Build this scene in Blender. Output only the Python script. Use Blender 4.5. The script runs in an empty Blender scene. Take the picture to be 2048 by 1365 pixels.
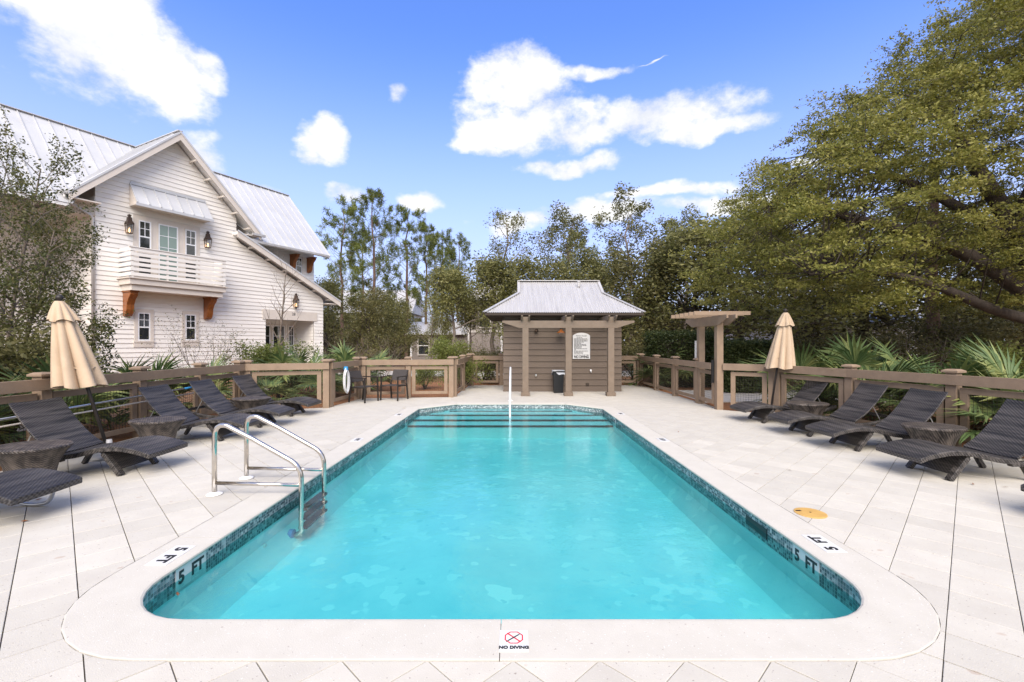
import bpy, math, random
import numpy as np
from mathutils import Vector, Matrix
from mathutils.geometry import tessellate_polygon

R = math.radians
random.seed(7); rng = np.random.default_rng(7)
scene = bpy.context.scene
C = scene.collection

# ------------------------------------------------------------------ camera
H = 1.58
cam_d = bpy.data.cameras.new('camera'); cam = bpy.data.objects.new('camera', cam_d); C.objects.link(cam)
cam_d.lens = 16.0; cam_d.sensor_width = 36.0; cam_d.clip_start = 0.05; cam_d.clip_end = 2000
cam_d.shift_x = -3/2048; cam_d.shift_y = 2.5/2048
cam.location = (0, 0, H); cam.rotation_euler = (R(90), 0, 0)
scene.camera = cam

# ------------------------------------------------------------------ world: sky with broken clouds
SUN_AZ, SUN_EL = R(179), R(42)
world = bpy.data.worlds.new('World'); scene.world = world; world.use_nodes = True
wt = world.node_tree; wt.nodes.clear()
def wn(t, **k):
    n = wt.nodes.new(t)
    for a, b in k.items(): setattr(n, a, b)
    return n
def wmath(op, a, b=None, c=None):
    n = wn('ShaderNodeMath', operation=op)
    for i, v in enumerate((a, b, c)):
        if v is None: continue
        if isinstance(v, (int, float)): n.inputs[i].default_value = v
        else: wt.links.new(v, n.inputs[i])
    return n.outputs[0]
tc = wn('ShaderNodeTexCoord'); sep = wn('ShaderNodeSeparateXYZ'); wt.links.new(tc.outputs['Generated'], sep.inputs[0])
AZ = wmath('ARCTAN2', sep.outputs[0], sep.outputs[1]); EL = wmath('ARCSINE', sep.outputs[2])
nz = wn('ShaderNodeTexNoise'); nz.inputs['Scale'].default_value = 7.5; nz.inputs['Detail'].default_value = 12; nz.inputs['Roughness'].default_value = .64
mpw = wn('ShaderNodeMapping'); mpw.inputs['Scale'].default_value = (1, 1, 1.5); wt.links.new(tc.outputs['Generated'], mpw.inputs[0]); wt.links.new(mpw.outputs[0], nz.inputs[0])
nzb = wmath('MULTIPLY', wmath('SUBTRACT', nz.outputs['Fac'], .5), 5.0)
nzf = wn('ShaderNodeTexNoise'); nzf.inputs['Scale'].default_value = 24; nzf.inputs['Detail'].default_value = 8; nzf.inputs['Roughness'].default_value = .6; wt.links.new(mpw.outputs[0], nzf.inputs[0])
nzb = wmath('ADD', nzb, wmath('MULTIPLY', wmath('SUBTRACT', nzf.outputs['Fac'], .5), 2.2))
wrp = wn('ShaderNodeTexNoise'); wrp.inputs['Scale'].default_value = 6; wrp.inputs['Detail'].default_value = 4; wt.links.new(mpw.outputs[0], wrp.inputs[0]); wsep = wn('ShaderNodeSeparateColor'); wt.links.new(wrp.outputs['Color'], wsep.inputs[0])
AZw = wmath('ADD', AZ, wmath('MULTIPLY', wmath('SUBTRACT', wsep.outputs[0], .5), .16)); ELw = wmath('ADD', EL, wmath('MULTIPLY', wmath('SUBTRACT', wsep.outputs[1], .5), .11))
def pix(u, v):
    x, z = (u-1027)/910, (685-v)/910
    return math.atan2(x, 1), math.atan2(z, math.sqrt(1+x*x))
mask = None
for (u, v, wu, wv, k) in [(185,60,165,66,1),(110,40,95,60,1),(270,120,125,55,1),(285,165,90,32,.9),(370,130,70,22,.7),(1040,170,100,78,1.1),(1010,255,95,52,1),(1075,235,90,50,.9),(1290,235,195,80,1.1),(1160,262,120,50,1),
                          (1390,255,135,52,1),(1190,138,100,34,.6),(1135,328,115,28,.95),(955,285,60,22,.8),(648,292,54,36,.9),(400,300,66,32,.95),(802,190,30,28,.75),
                          (690,400,56,18,.8),(855,405,44,20,.9),(1330,385,140,34,.85),(1430,412,140,40,.9),(1190,425,130,36,.9),(1060,445,100,24,.75),(545,378,30,10,.6),(1640,330,90,30,.6),(1310,118,40,11,.45)]:
    a0, e0 = pix(u, v); a1, e1 = pix(u+wu, v-wv)
    da = wmath('MULTIPLY', wmath('SUBTRACT', AZw, a0), 1/abs(a1-a0)); de = wmath('MULTIPLY', wmath('SUBTRACT', ELw, e0), 1/abs(e1-e0))
    q = wmath('SUBTRACT', k, wmath('ADD', wmath('MULTIPLY', da, da), wmath('MULTIPLY', de, de)))
    mask = q if mask is None else wmath('MAXIMUM', mask, q)
# beyond the photograph's field broken cumulus carries on, thickened for neutral fill light
far = wn('ShaderNodeTexNoise'); far.inputs['Scale'].default_value = 2.2; far.inputs['Detail'].default_value = 3
wt.links.new(mpw.outputs[0], far.inputs[0])
outm = wmath('MAXIMUM', wmath('MULTIPLY', wmath('SUBTRACT', wmath('ABSOLUTE', AZ), .95), 4.0), wmath('MULTIPLY', wmath('SUBTRACT', EL, .72), 5.0))
outm = wmath('MINIMUM', wmath('MAXIMUM', outm, -3.0), 1.0)
gen = wmath('ADD', wmath('MULTIPLY', wmath('SUBTRACT', far.outputs['Fac'], .45), 6.0), wmath('MULTIPLY', wmath('SUBTRACT', outm, 1.0), 2.0))
mask = wmath('MAXIMUM', wmath('MAXIMUM', mask, -2.0), gen)
m2 = wmath('ADD', mask, wmath('MULTIPLY', nzb, .72))
ss = wn('ShaderNodeMapRange', interpolation_type='SMOOTHSTEP'); wt.links.new(m2, ss.inputs[0])
ss.inputs[1].default_value = -.42; ss.inputs[2].default_value = .95
sky = wn('ShaderNodeTexSky', sky_type='NISHITA'); sky.sun_disc = False; sky.sun_elevation = SUN_EL; sky.sun_rotation = SUN_AZ
sky.air_density = 1.0; sky.dust_density = .4; sky.ozone_density = 4.0
mix = wn('ShaderNodeMix', data_type='RGBA'); wt.links.new(ss.outputs[0], mix.inputs[0])
tint = wn('ShaderNodeMix', data_type='RGBA', blend_type='MULTIPLY'); tint.inputs[0].default_value = 1; wt.links.new(sky.outputs[0], tint.inputs[6]); tint.inputs[7].default_value = (.74, .88, 1.34, 1)
veil = wn('ShaderNodeMapRange', interpolation_type='SMOOTHSTEP'); wt.links.new(EL, veil.inputs[0]); veil.inputs[1].default_value = -.05; veil.inputs[2].default_value = .62; veil.inputs[3].default_value = .95; veil.inputs[4].default_value = 0
hz = wn('ShaderNodeMix', data_type='RGBA'); wt.links.new(veil.outputs[0], hz.inputs[0]); wt.links.new(tint.outputs[2], hz.inputs[6]); hz.inputs[7].default_value = (2.8, 2.95, 3.75, 1)
wt.links.new(hz.outputs[2], mix.inputs[6])
shade = wn('ShaderNodeMix', data_type='RGBA'); sh = wn('ShaderNodeMapRange'); wt.links.new(nz.outputs['Fac'], sh.inputs[0]); sh.inputs[1].default_value = .35; sh.inputs[2].default_value = .6
wt.links.new(sh.outputs[0], shade.inputs[0]); shade.inputs[6].default_value = (3.05, 3.2, 3.55, 1); shade.inputs[7].default_value = (4.3, 4.25, 4.2, 1)
wt.links.new(shade.outputs[2], mix.inputs[7])
bg = wn('ShaderNodeBackground'); bg.inputs[1].default_value = .13; wt.links.new(mix.outputs[2], bg.inputs[0])
wo = wn('ShaderNodeOutputWorld'); wt.links.new(bg.outputs[0], wo.inputs[0])
world.cycles.sampling_method = 'MANUAL'; world.cycles.sample_map_resolution = 512

# ------------------------------------------------------------------ sun (behind thin cloud: soft)
sd = bpy.data.lights.new('sun', 'SUN'); sd.energy = 2.9; sd.angle = R(50); sd.color = (1, .90, .77)
sun = bpy.data.objects.new('sun', sd); C.objects.link(sun)
sdir = Vector((math.sin(SUN_AZ)*math.cos(SUN_EL), math.cos(SUN_AZ)*math.cos(SUN_EL), math.sin(SUN_EL)))
sun.rotation_euler = (-sdir).to_track_quat('-Z', 'Y').to_euler(); sun.location = sdir*60

vs = scene.view_settings; vs.view_transform = 'Standard'; vs.look = 'None'; vs.gamma = 1; vs.use_curve_mapping = False
vs.exposure = 1.05
scene.render.engine = 'CYCLES'
cy = scene.cycles; cy.use_denoising = True; cy.max_bounces = 7; cy.diffuse_bounces = 3; cy.glossy_bounces = 3; cy.transparent_max_bounces = 10
cy.sample_clamp_indirect = 6; cy.caustics_reflective = False; cy.caustics_refractive = False

# ------------------------------------------------------------------ materials
def new_mat(name):
    m = bpy.data.materials.new(name); m.use_nodes = True
    nt = m.node_tree; nt.nodes.clear()
    return m, nt
def node(nt, t, ins=None, **k):
    n = nt.nodes.new(t)
    for a, b in k.items(): setattr(n, a, b)
    for a, v in (ins or {}).items():
        if hasattr(v, 'is_linked') or isinstance(v, bpy.types.NodeSocket): nt.links.new(v, n.inputs[a])
        else: n.inputs[a].default_value = v
    return n
def c4(c): return (c[0], c[1], c[2], 1)
def ramp(nt, fac, stops):
    n = nt.nodes.new('ShaderNodeValToRGB'); nt.links.new(fac, n.inputs[0])
    el = n.color_ramp.elements
    while len(el) < len(stops): el.new(.5)
    for e, (p, c) in zip(el, stops): e.position = p; e.color = c4(c)
    return n.outputs[0]
def mixc(nt, f, a, b, blend='MIX'):
    n = nt.nodes.new('ShaderNodeMix'); n.data_type = 'RGBA'; n.blend_type = blend
    for i, v in ((0, f), (6, a), (7, b)):
        if isinstance(v, bpy.types.NodeSocket): nt.links.new(v, n.inputs[i])
        else: n.inputs[i].default_value = v if i == 0 else c4(v)
    return n.outputs[2]
def surf(name, col, col2=None, rough=.6, scale=6, detail=5, bump=0, bscale=60, rand=.0, metal=0, spec=.4, stretch=(1,1,1), coords='pos', speck=None):
    """general painted / stone / wood surface: colour mottling + grain relief + per-piece variation"""
    m, nt = new_mat(name)
    if coords == 'pos': vec = node(nt, 'ShaderNodeNewGeometry').outputs['Position']
    else: vec = node(nt, 'ShaderNodeTexCoord').outputs['Object']
    mp = node(nt, 'ShaderNodeMapping', {0: vec, 'Scale': stretch}).outputs[0]
    nz = node(nt, 'ShaderNodeTexNoise', {0: mp, 'Scale': scale, 'Detail': detail, 'Roughness': .6})
    col2 = col2 or tuple(c*.82 for c in col)
    base = ramp(nt, nz.outputs['Fac'], [(.3, col2), (.68, col)])
    if speck:
        for (sc, thr, sc_col) in speck:
            v = node(nt, 'ShaderNodeTexNoise', {0: mp, 'Scale': sc, 'Detail': 1.5})
            f = node(nt, 'ShaderNodeMapRange', {0: v.outputs['Fac'], 1: thr, 2: thr+.035}).outputs[0]
            base = mixc(nt, f, base, sc_col)
    if rand:
        oi = node(nt, 'ShaderNodeObjectInfo').outputs['Random']
        f = node(nt, 'ShaderNodeMapRange', {0: oi, 3: 1-rand, 4: 1+rand*.4}).outputs[0]
        base = node(nt, 'ShaderNodeVectorMath', {0: base, 'Scale': f}, operation='SCALE').outputs[0]
    p = node(nt, 'ShaderNodeBsdfPrincipled', {'Base Color': base, 'Roughness': rough, 'Metallic': metal, 'Specular IOR Level': spec})
    if bump:
        b = node(nt, 'ShaderNodeTexNoise', {0: mp, 'Scale': bscale, 'Detail': 4})
        bp = node(nt, 'ShaderNodeBump', {'Height': b.outputs['Fac'], 'Strength': bump, 'Distance': .01})
        nt.links.new(bp.outputs[0], p.inputs['Normal'])
    o = node(nt, 'ShaderNodeOutputMaterial', {0: p.outputs[0]})
    return m
M = {}
M['paver'] = surf('paver', (.56,.53,.46), (.505,.472,.408), rough=.75, scale=3.5, bump=.25, bscale=180, rand=.085, speck=[(95,.70,(.68,.65,.61)),(60,.70,(.33,.29,.25)),(7,.72,(.47,.40,.33))])
M['coping'] = surf('coping', (.55,.52,.455), (.51,.48,.415), rough=.7, scale=5, bump=.2, bscale=150, speck=[(80,.69,(.70,.67,.63)),(45,.715,(.36,.31,.27))])
M['bed'] = surf('bed', (.36,.30,.235), (.17,.135,.10), rough=.95, scale=20)
M['plaster'] = surf('plaster', (.76,.92,.90), (.50,.78,.81), rough=.8, scale=1.3, detail=12, speck=[(5,.60,(.80,.94,.92)),(9,.66,(.54,.80,.82))])
M['stepwhite'] = surf('stepwhite', (.82,.90,.91), (.75,.86,.88), rough=.8, scale=3)
M['trimtile'] = surf('trimtile', (.02,.05,.07), rough=.3)
M['signtile'] = surf('signtile', (.66,.66,.65), (.62,.62,.61), rough=.3)
M['black'] = surf('black', (.015,.015,.016), rough=.45)
M['red'] = surf('red', (.65,.03,.04), rough=.4)
M['white'] = surf('white', (.80,.79,.77), (.75,.735,.71), rough=.5, scale=3)
M['siding'] = surf('siding', (.83,.80,.745), (.78,.745,.69), rough=.55, scale=2.2, bump=.12, bscale=30, rand=.05, stretch=(1,1,6))
M['trim'] = surf('trim', (.66,.60,.53), (.60,.545,.48), rough=.55, scale=3, bump=.1, bscale=40)
M['vinyl'] = surf('vinyl', (.84,.85,.86), rough=.35)
M['metalroof'] = surf('metalroof', (.56,.565,.57), (.49,.495,.50), rough=.42, scale=1.2, metal=.15, rand=.05)
M['galv'] = surf('galv', (.52,.51,.50), (.41,.40,.39), rough=.45, scale=3, metal=.25, stretch=(4,.25,.25))
M['brown'] = surf('brown', (.28,.20,.136), (.225,.16,.108), rough=.65, scale=5, bump=.25, bscale=50, rand=.10, stretch=(1,1,1))
M['brown_post'] = surf('brown_post', (.185,.14,.102), (.155,.117,.084), rough=.65, scale=5, bump=.25, bscale=50, rand=.08)
M['brown_lap'] = surf('brown_lap', (.14,.106,.08), (.118,.088,.066), rough=.7, scale=4, bump=.25, bscale=40, rand=.10, stretch=(.6,.6,5))
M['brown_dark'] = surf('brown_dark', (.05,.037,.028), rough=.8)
M['copperwood'] = surf('copperwood', (.33,.115,.028), (.17,.05,.014), rough=.35, scale=5, stretch=(6,6,1), bump=.15, bscale=40)
M['bronze'] = surf('bronze', (.10,.066,.045), (.055,.038,.03), rough=.45, scale=25, metal=.7)
M['steel'] = surf('steel', (.70,.66,.60), (.55,.50,.44), rough=.16, scale=4, metal=1.0)
M['alu'] = surf('alu', (.72,.73,.74), rough=.3, metal=.9)
M['canvas'] = surf('canvas', (.53,.405,.28), (.46,.35,.24), rough=.9, scale=5, bump=.35, bscale=300)
M['darkmetal'] = surf('darkmetal', (.035,.028,.024), (.02,.017,.015), rough=.45)
M['sling'] = surf('sling', (.055,.048,.046), (.04,.035,.034), rough=.8, scale=40, bump=.2, bscale=300)
M['plastic_black'] = surf('plastic_black', (.012,.013,.014), rough=.4)
M['bag'] = surf('bag', (.55,.57,.6), rough=.3)
M['hose'] = surf('hose', (.75,.75,.74), rough=.5)
M['blue'] = surf('blue', (.04,.30,.62), rough=.4)
M['gold'] = surf('gold', (.58,.36,.11), (.50,.30,.09), rough=.5, scale=10)
M['bark'] = surf('bark', (.085,.066,.052), (.035,.028,.022), rough=.95, scale=9, bump=.8, bscale=22, stretch=(1,1,.3))
M['barkpine'] = surf('barkpine', (.20,.125,.09), (.09,.06,.047), rough=.95, scale=8, bump=.8, bscale=18, stretch=(1,1,.4))
M['barkgrey'] = surf('barkgrey', (.22,.18,.145), (.13,.105,.085), rough=.95, scale=9, bump=.6, bscale=22)
M['greysiding'] = surf('greysiding', (.27,.235,.21), (.23,.20,.18), rough=.7, scale=3, stretch=(.5,.5,7), bump=.2, bscale=9)
M['greytrim'] = surf('greytrim', (.52,.48,.43), rough=.6)
M['straw'] = surf('straw', (.30,.135,.055), (.17,.075,.035), rough=1, scale=14, bump=1, bscale=60, speck=[(40,.66,(.42,.24,.12))])
M['leafdead'] = surf('leafdead', (.22,.085,.03), rough=.8)

def water_mat():
    m, nt = new_mat('pool_water')
    pos = node(nt, 'ShaderNodeNewGeometry').outputs['Position']
    n1 = node(nt, 'ShaderNodeTexNoise', {0: pos, 'Scale': 3.2, 'Detail': 5, 'Roughness': .58})
    n2 = node(nt, 'ShaderNodeTexNoise', {0: pos, 'Scale': 38, 'Detail': 2})
    h = node(nt, 'ShaderNodeMath', {0: n1.outputs['Fac'], 1: node(nt, 'ShaderNodeMath', {0: n2.outputs['Fac'], 1: .22}, operation='MULTIPLY').outputs[0]}, operation='ADD').outputs[0]
    bp = node(nt, 'ShaderNodeBump', {'Height': h, 'Strength': .30, 'Distance': .02})
    fr = node(nt, 'ShaderNodeFresnel', {'IOR': 1.33, 'Normal': bp.outputs[0]})
    tr = node(nt, 'ShaderNodeBsdfTransparent', {0: (.41, .91, .925, 1)})
    gl = node(nt, 'ShaderNodeBsdfGlossy', {0: (1, 1, 1, 1), 'Roughness': .04, 'Normal': bp.outputs[0]})
    mx = node(nt, 'ShaderNodeMixShader', {0: fr.outputs[0], 1: tr.outputs[0], 2: gl.outputs[0]})
    node(nt, 'ShaderNodeOutputMaterial', {0: mx.outputs[0]})
    return m
M['water'] = water_mat()
def glass_mat(name, tint, dark):
    m, nt = new_mat(name)
    p = node(nt, 'ShaderNodeBsdfPrincipled', {'Base Color': c4(dark), 'Roughness': .04, 'Specular IOR Level': .9, 'Coat Weight': .6, 'Coat Roughness': .02})
    node(nt, 'ShaderNodeOutputMaterial', {0: p.outputs[0]})
    return m
M['glass'] = glass_mat('window_glass', None, (.02, .024, .028))
M['glassgreen'] = glass_mat('curtained_glass', None, (.17, .25, .22))
def lampglass():
    m, nt = new_mat('lantern_glass')
    t = node(nt, 'ShaderNodeBsdfTransparent', {0: (.9, .9, .88, 1)}); g = node(nt, 'ShaderNodeBsdfGlossy', {'Roughness': .05})
    mx = node(nt, 'ShaderNodeMixShader', {0: .15, 1: t.outputs[0], 2: g.outputs[0]}); node(nt, 'ShaderNodeOutputMaterial', {0: mx.outputs[0]})
    return m
M['lampglass'] = lampglass()
def flame():
    m, nt = new_mat('gas_flame'); e = node(nt, 'ShaderNodeEmission', {0: (1, .55, .25, 1), 1: 3.0}); node(nt, 'ShaderNodeOutputMaterial', {0: e.outputs[0]}); return m
M['flame'] = flame()
def tile_mat():
    m, nt = new_mat('mosaic_tile')
    a = node(nt, 'ShaderNodeAttribute', attribute_name='tile'); 
    col = ramp(nt, a.outputs['Fac'], [(0, (.05,.075,.085)), (.3, (.11,.15,.165)), (.55, (.21,.26,.27)), (.8, (.38,.43,.43)), (1, (.58,.61,.60))])
    p = node(nt, 'ShaderNodeBsdfPrincipled', {'Base Color': col, 'Roughness': .22}); node(nt, 'ShaderNodeOutputMaterial', {0: p.outputs[0]})
    return m
M['tile'] = tile_mat(); M['grout'] = surf('grout', (.60,.63,.62), rough=.9)
def wicker_mat(name, dark, light, along):
    """woven resin strands: over-under weave relief, strand colours streaking across the weave"""
    m, nt = new_mat(name)
    oc = node(nt, 'ShaderNodeTexCoord').outputs['Object']
    s = node(nt, 'ShaderNodeSeparateXYZ', {0: oc})
    def mth(op, a, b=None):
        n = nt.nodes.new('ShaderNodeMath'); n.operation = op
        for i, v in ((0, a), (1, b)):
            if v is None: continue
            if isinstance(v, (int, float)): n.inputs[i].default_value = v
            else: nt.links.new(v, n.inputs[i])
        return n.outputs[0]
    lon = mth('ADD', s.outputs[0], mth('MULTIPLY', s.outputs[2], .9)); lat = mth('ADD', s.outputs[1], mth('MULTIPLY', s.outputs[2], .35))
    w1 = mth('SINE', mth('MULTIPLY', lon, 2*math.pi/.034)); w2 = mth('SINE', mth('MULTIPLY', lat, 2*math.pi/.046))
    h = mth('MULTIPLY', w1, w2)
    st = node(nt, 'ShaderNodeTexNoise', {0: node(nt, 'ShaderNodeMapping', {0: oc, 'Scale': along}).outputs[0], 'Scale': 5, 'Detail': 3})
    f = mth('ADD', mth('MULTIPLY', mth('ADD', h, 1), .42), mth('MULTIPLY', mth('SUBTRACT', st.outputs['Fac'], .48), 2.2))
    col = ramp(nt, f, [(.1, dark), (.55, tuple((a+b)/2 for a, b in zip(dark, light))), (1, light)])
    bp = node(nt, 'ShaderNodeBump', {'Height': h, 'Strength': .5, 'Distance': .006})
    p = node(nt, 'ShaderNodeBsdfPrincipled', {'Base Color': col, 'Roughness': .5, 'Normal': bp.outputs[0]})
    node(nt, 'ShaderNodeOutputMaterial', {0: p.outputs[0]})
    return m
M['wicker'] = wicker_mat('wicker', (.010,.009,.009), (.105,.093,.084), (5, .35, 5))
M['wicker_dark'] = wicker_mat('wicker_dark', (.010,.009,.010), (.075,.07,.068), (5, .35, 5))
M['wicker_table'] = wicker_mat('wicker_table', (.02,.016,.014), (.14,.115,.095), (3, 3, .6))
def leaf_mat(name, c1, c2, c3, transl=.42):
    m, nt = new_mat(name)
    g = node(nt, 'ShaderNodeNewGeometry')
    n1 = node(nt, 'ShaderNodeTexNoise', {0: g.outputs['Position'], 'Scale': .9, 'Detail': 3})
    rnd = g.outputs['Random Per Island']
    oi = node(nt, 'ShaderNodeObjectInfo').outputs['Random']
    f = node(nt, 'ShaderNodeMath', {0: node(nt, 'ShaderNodeMath', {0: n1.outputs['Fac'], 1: .75}, operation='MULTIPLY').outputs[0], 1: node(nt, 'ShaderNodeMath', {0: rnd, 1: .45}, operation='MULTIPLY').outputs[0]}, operation='ADD').outputs[0]
    col = ramp(nt, f, [(.28, c1), (.55, c2), (.85, c3)])
    sc = node(nt, 'ShaderNodeMapRange', {0: oi, 3: .8, 4: 1.15}).outputs[0]
    col = node(nt, 'ShaderNodeVectorMath', {0: col, 'Scale': sc}, operation='SCALE').outputs[0]
    d = node(nt, 'ShaderNodeBsdfPrincipled', {'Base Color': col, 'Roughness': .5, 'Specular IOR Level': .35})
    t = node(nt, 'ShaderNodeBsdfTranslucent', {0: col})
    mx = node(nt, 'ShaderNodeMixShader', {0: transl, 1: d.outputs[0], 2: t.outputs[0]}); node(nt, 'ShaderNodeOutputMaterial', {0: mx.outputs[0]})
    return m
M['oakleaf'] = leaf_mat('live_oak_leaves', (.085,.094,.018), (.19,.192,.038), (.31,.285,.075))
M['oakfar'] = leaf_mat('far_oak_leaves', (.095,.103,.034), (.175,.175,.058), (.265,.25,.095))
M['pineleaf'] = leaf_mat('pine_needles', (.085,.115,.022), (.155,.19,.04), (.24,.26,.07))
M['hollyleaf'] = leaf_mat('holly_leaves', (.05,.066,.018), (.11,.125,.035), (.21,.19,.07))
M['darkleaf'] = leaf_mat('dark_leaves', (.06,.064,.02), (.12,.115,.038), (.18,.16,.06))  # darker olive foliage of some low oaks, shrubs and the far wood
M['hedgeleaf'] = leaf_mat('hedge_leaves', (.03,.048,.014), (.06,.085,.024), (.11,.125,.04))
M['palm'] = leaf_mat('palmetto_blades', (.055,.10,.035), (.12,.175,.06), (.28,.30,.10), .25)
M['dryleaf'] = leaf_mat('dry_leaves', (.10,.055,.025), (.17,.10,.05), (.24,.16,.09))
def ground_mat():
    m, nt = new_mat('ground_soil')
    pos = node(nt, 'ShaderNodeNewGeometry').outputs['Position']
    a = node(nt, 'ShaderNodeTexNoise', {0: pos, 'Scale': .22, 'Detail': 4}); b = node(nt, 'ShaderNodeTexNoise', {0: pos, 'Scale': 9, 'Detail': 6, 'Roughness': .7})
    c1 = ramp(nt, b.outputs['Fac'], [(.3, (.10,.055,.03)), (.6, (.24,.12,.055)), (.8, (.36,.22,.13))])
    c2 = ramp(nt, b.outputs['Fac'], [(.3, (.34,.29,.24)), (.7, (.50,.45,.39))])
    f = node(nt, 'ShaderNodeMapRange', {0: a.outputs['Fac'], 1: .53, 2: .60}).outputs[0]
    col = mixc(nt, f, c1, c2)
    bp = node(nt, 'ShaderNodeBump', {'Height': b.outputs['Fac'], 'Strength': .8, 'Distance': .03})
    p = node(nt, 'ShaderNodeBsdfPrincipled', {'Base Color': col, 'Roughness': 1, 'Normal': bp.outputs[0]}); node(nt, 'ShaderNodeOutputMaterial', {0: p.outputs[0]})
    return m
M['ground'] = ground_mat()
M['road'] = surf('road', (.50,.47,.43), (.42,.39,.36), rough=.9, scale=3, bump=.3, bscale=80)

# ------------------------------------------------------------------ mesh helpers
class MB:
    def __init__(s): s.v = []; s.f = []
    def add(s, vs, fs):
        o = len(s.v); s.v += [tuple(p) for p in vs]; s.f += [tuple(i+o for i in f) for f in fs]; return s
    def box(s, x0, x1, y0, y1, z0, z1):
        return s.add([(x0,y0,z0),(x1,y0,z0),(x1,y1,z0),(x0,y1,z0),(x0,y0,z1),(x1,y0,z1),(x1,y1,z1),(x0,y1,z1)],
                     [(3,2,1,0),(4,5,6,7),(0,1,5,4),(1,2,6,5),(2,3,7,6),(3,0,4,7)])
    def beam(s, a, b, w, h, up=(0,0,1)):
        """box of width w, height h whose axis runs a -> b"""
        a, b = Vector(a), Vector(b); d = (b-a).normalized(); side = d.cross(Vector(up)).normalized(); u = side.cross(d).normalized()
        P = [p+side*(sx*w/2)+u*(sz*h/2) for p in (a, b) for sx, sz in ((-1,-1),(1,-1),(1,1),(-1,1))]
        return s.add(P, [(0,1,2,3),(7,6,5,4),(0,4,5,1),(1,5,6,2),(2,6,7,3),(3,7,4,0)])
    def prism(s, poly, fn0, fn1):
        """poly: 2-D outline; fn0/fn1 map a 2-D point to the two end faces"""
        n = len(poly); P = [fn0(p) for p in poly]+[fn1(p) for p in poly]
        return s.add(P, [tuple(range(n-1, -1, -1)), tuple(range(n, 2*n))]+[(i, (i+1) % n, n+(i+1) % n, n+i) for i in range(n)])
    def tube(s, pts, rad, n=8, cap=True):
        pts = [Vector(p) for p in pts]; m = len(pts); o = len(s.v); ref = None
        for i, p in enumerate(pts):
            d = (pts[min(i+1, m-1)]-pts[max(i-1, 0)]).normalized()
            if ref is None: ref = d.orthogonal().normalized()
            ref = (ref-d*ref.dot(d)).normalized(); bi = d.cross(ref)
            r = rad[i] if isinstance(rad, (list, tuple)) else rad
            for k in range(n):
                t = 2*math.pi*k/n; s.v.append(tuple(p+ref*(math.cos(t)*r)+bi*(math.sin(t)*r)))
        for i in range(m-1):
            for k in range(n):
                k2 = (k+1) % n; s.f.append((o+i*n+k, o+i*n+k2, o+(i+1)*n+k2, o+(i+1)*n+k))
        if cap: s.f.append(tuple(o+k for k in range(n-1, -1, -1))); s.f.append(tuple(o+(m-1)*n+k for k in range(n)))
        return s
    def lathe(s, prof, n=24, sx=1, sy=1, cx=0, cy=0, cap=True):
        o = len(s.v); m = len(prof)
        for r, z in prof:
            for k in range(n):
                t = 2*math.pi*k/n; s.v.append((cx+r*sx*math.cos(t), cy+r*sy*math.sin(t), z))
        for i in range(m-1):
            for k in range(n):
                k2 = (k+1) % n; s.f.append((o+i*n+k, o+i*n+k2, o+(i+1)*n+k2, o+(i+1)*n+k))
        if cap: s.f.append(tuple(o+k for k in range(n-1, -1, -1))); s.f.append(tuple(o+(m-1)*n+k for k in range(n)))
        return s
    def mesh(s, name, mat, smooth=False):
        me = bpy.data.meshes.new(name); me.from_pydata(s.v, [], s.f); me.update()
        if mat: me.materials.append(M[mat] if isinstance(mat, str) else mat)
        if smooth: me.polygons.foreach_set('use_smooth', [True]*len(me.polygons))
        return me
    def build(s, name, mat, parent=None, smooth=False, bevel=0):
        o = bpy.data.objects.new(name, s.mesh(name, mat, smooth)); C.objects.link(o); o.parent = parent
        if bevel:
            b = o.modifiers.new('bevel', 'BEVEL'); b.width = bevel; b.segments = 2; b.limit_method = 'ANGLE'
        return o
def quads(name, V, mat, parent=None, per=4):
    """numpy array (N, per, 3) of separate faces -> one mesh"""
    n = len(V); me = bpy.data.meshes.new(name); me.vertices.add(n*per); me.vertices.foreach_set('co', V.astype(np.float32).ravel())
    me.loops.add(n*per); me.loops.foreach_set('vertex_index', np.arange(n*per, dtype=np.int32))
    me.polygons.add(n); me.polygons.foreach_set('loop_start', np.arange(0, n*per, per, dtype=np.int32)); me.update(calc_edges=True)
    me.materials.append(M[mat])
    if parent == 'mesh': return me
    o = bpy.data.objects.new(name, me); C.objects.link(o); o.parent = parent
    return o
def tag(o, label, cat=None, group=None, kind=None):
    if label: o['label'] = label
    if cat: o['category'] = cat
    if group: o['group'] = group
    if kind: o['kind'] = kind
    return o
def thing(name, label, cat, loc=(0,0,0), rz=0, group=None):
    o = bpy.data.objects.new(name, None); C.objects.link(o); o.location = loc; o.rotation_euler = (0, 0, rz); o.empty_display_size = .1
    return tag(o, label, cat, group)
def inst(src, parent, loc=(0,0,0), rot=(0,0,0), sc=None):
    c = src.copy(); C.objects.link(c); c.parent = parent; c.location = loc; c.rotation_euler = rot
    if sc: c.scale = sc
    return c
def dup(root, loc, rz, label, group=None):
    r = root.copy(); C.objects.link(r); r.location = loc; r.rotation_euler = (0, 0, rz); r['label'] = label
    if group: r['group'] = group
    for ch in root.children:
        c = ch.copy(); C.objects.link(c); c.parent = r
        for g in ch.children:
            d = g.copy(); C.objects.link(d); d.parent = c
    return r
def text_mesh(body, size, mat, align='CENTER', depth=.0015, bold=0):
    cu = bpy.data.curves.new('lettering', 'FONT'); cu.body = body; cu.size = size; cu.align_x = align; cu.align_y = 'CENTER'; cu.extrude = depth; cu.offset = bold
    t = bpy.data.objects.new('lettering', cu); C.objects.link(t)
    me = bpy.data.meshes.new_from_object(t.evaluated_get(bpy.context.evaluated_depsgraph_get()))
    bpy.data.objects.remove(t); bpy.data.curves.remove(cu)
    me.materials.clear(); me.materials.append(M[mat]); me.name = 'lettering'
    return me
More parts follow.
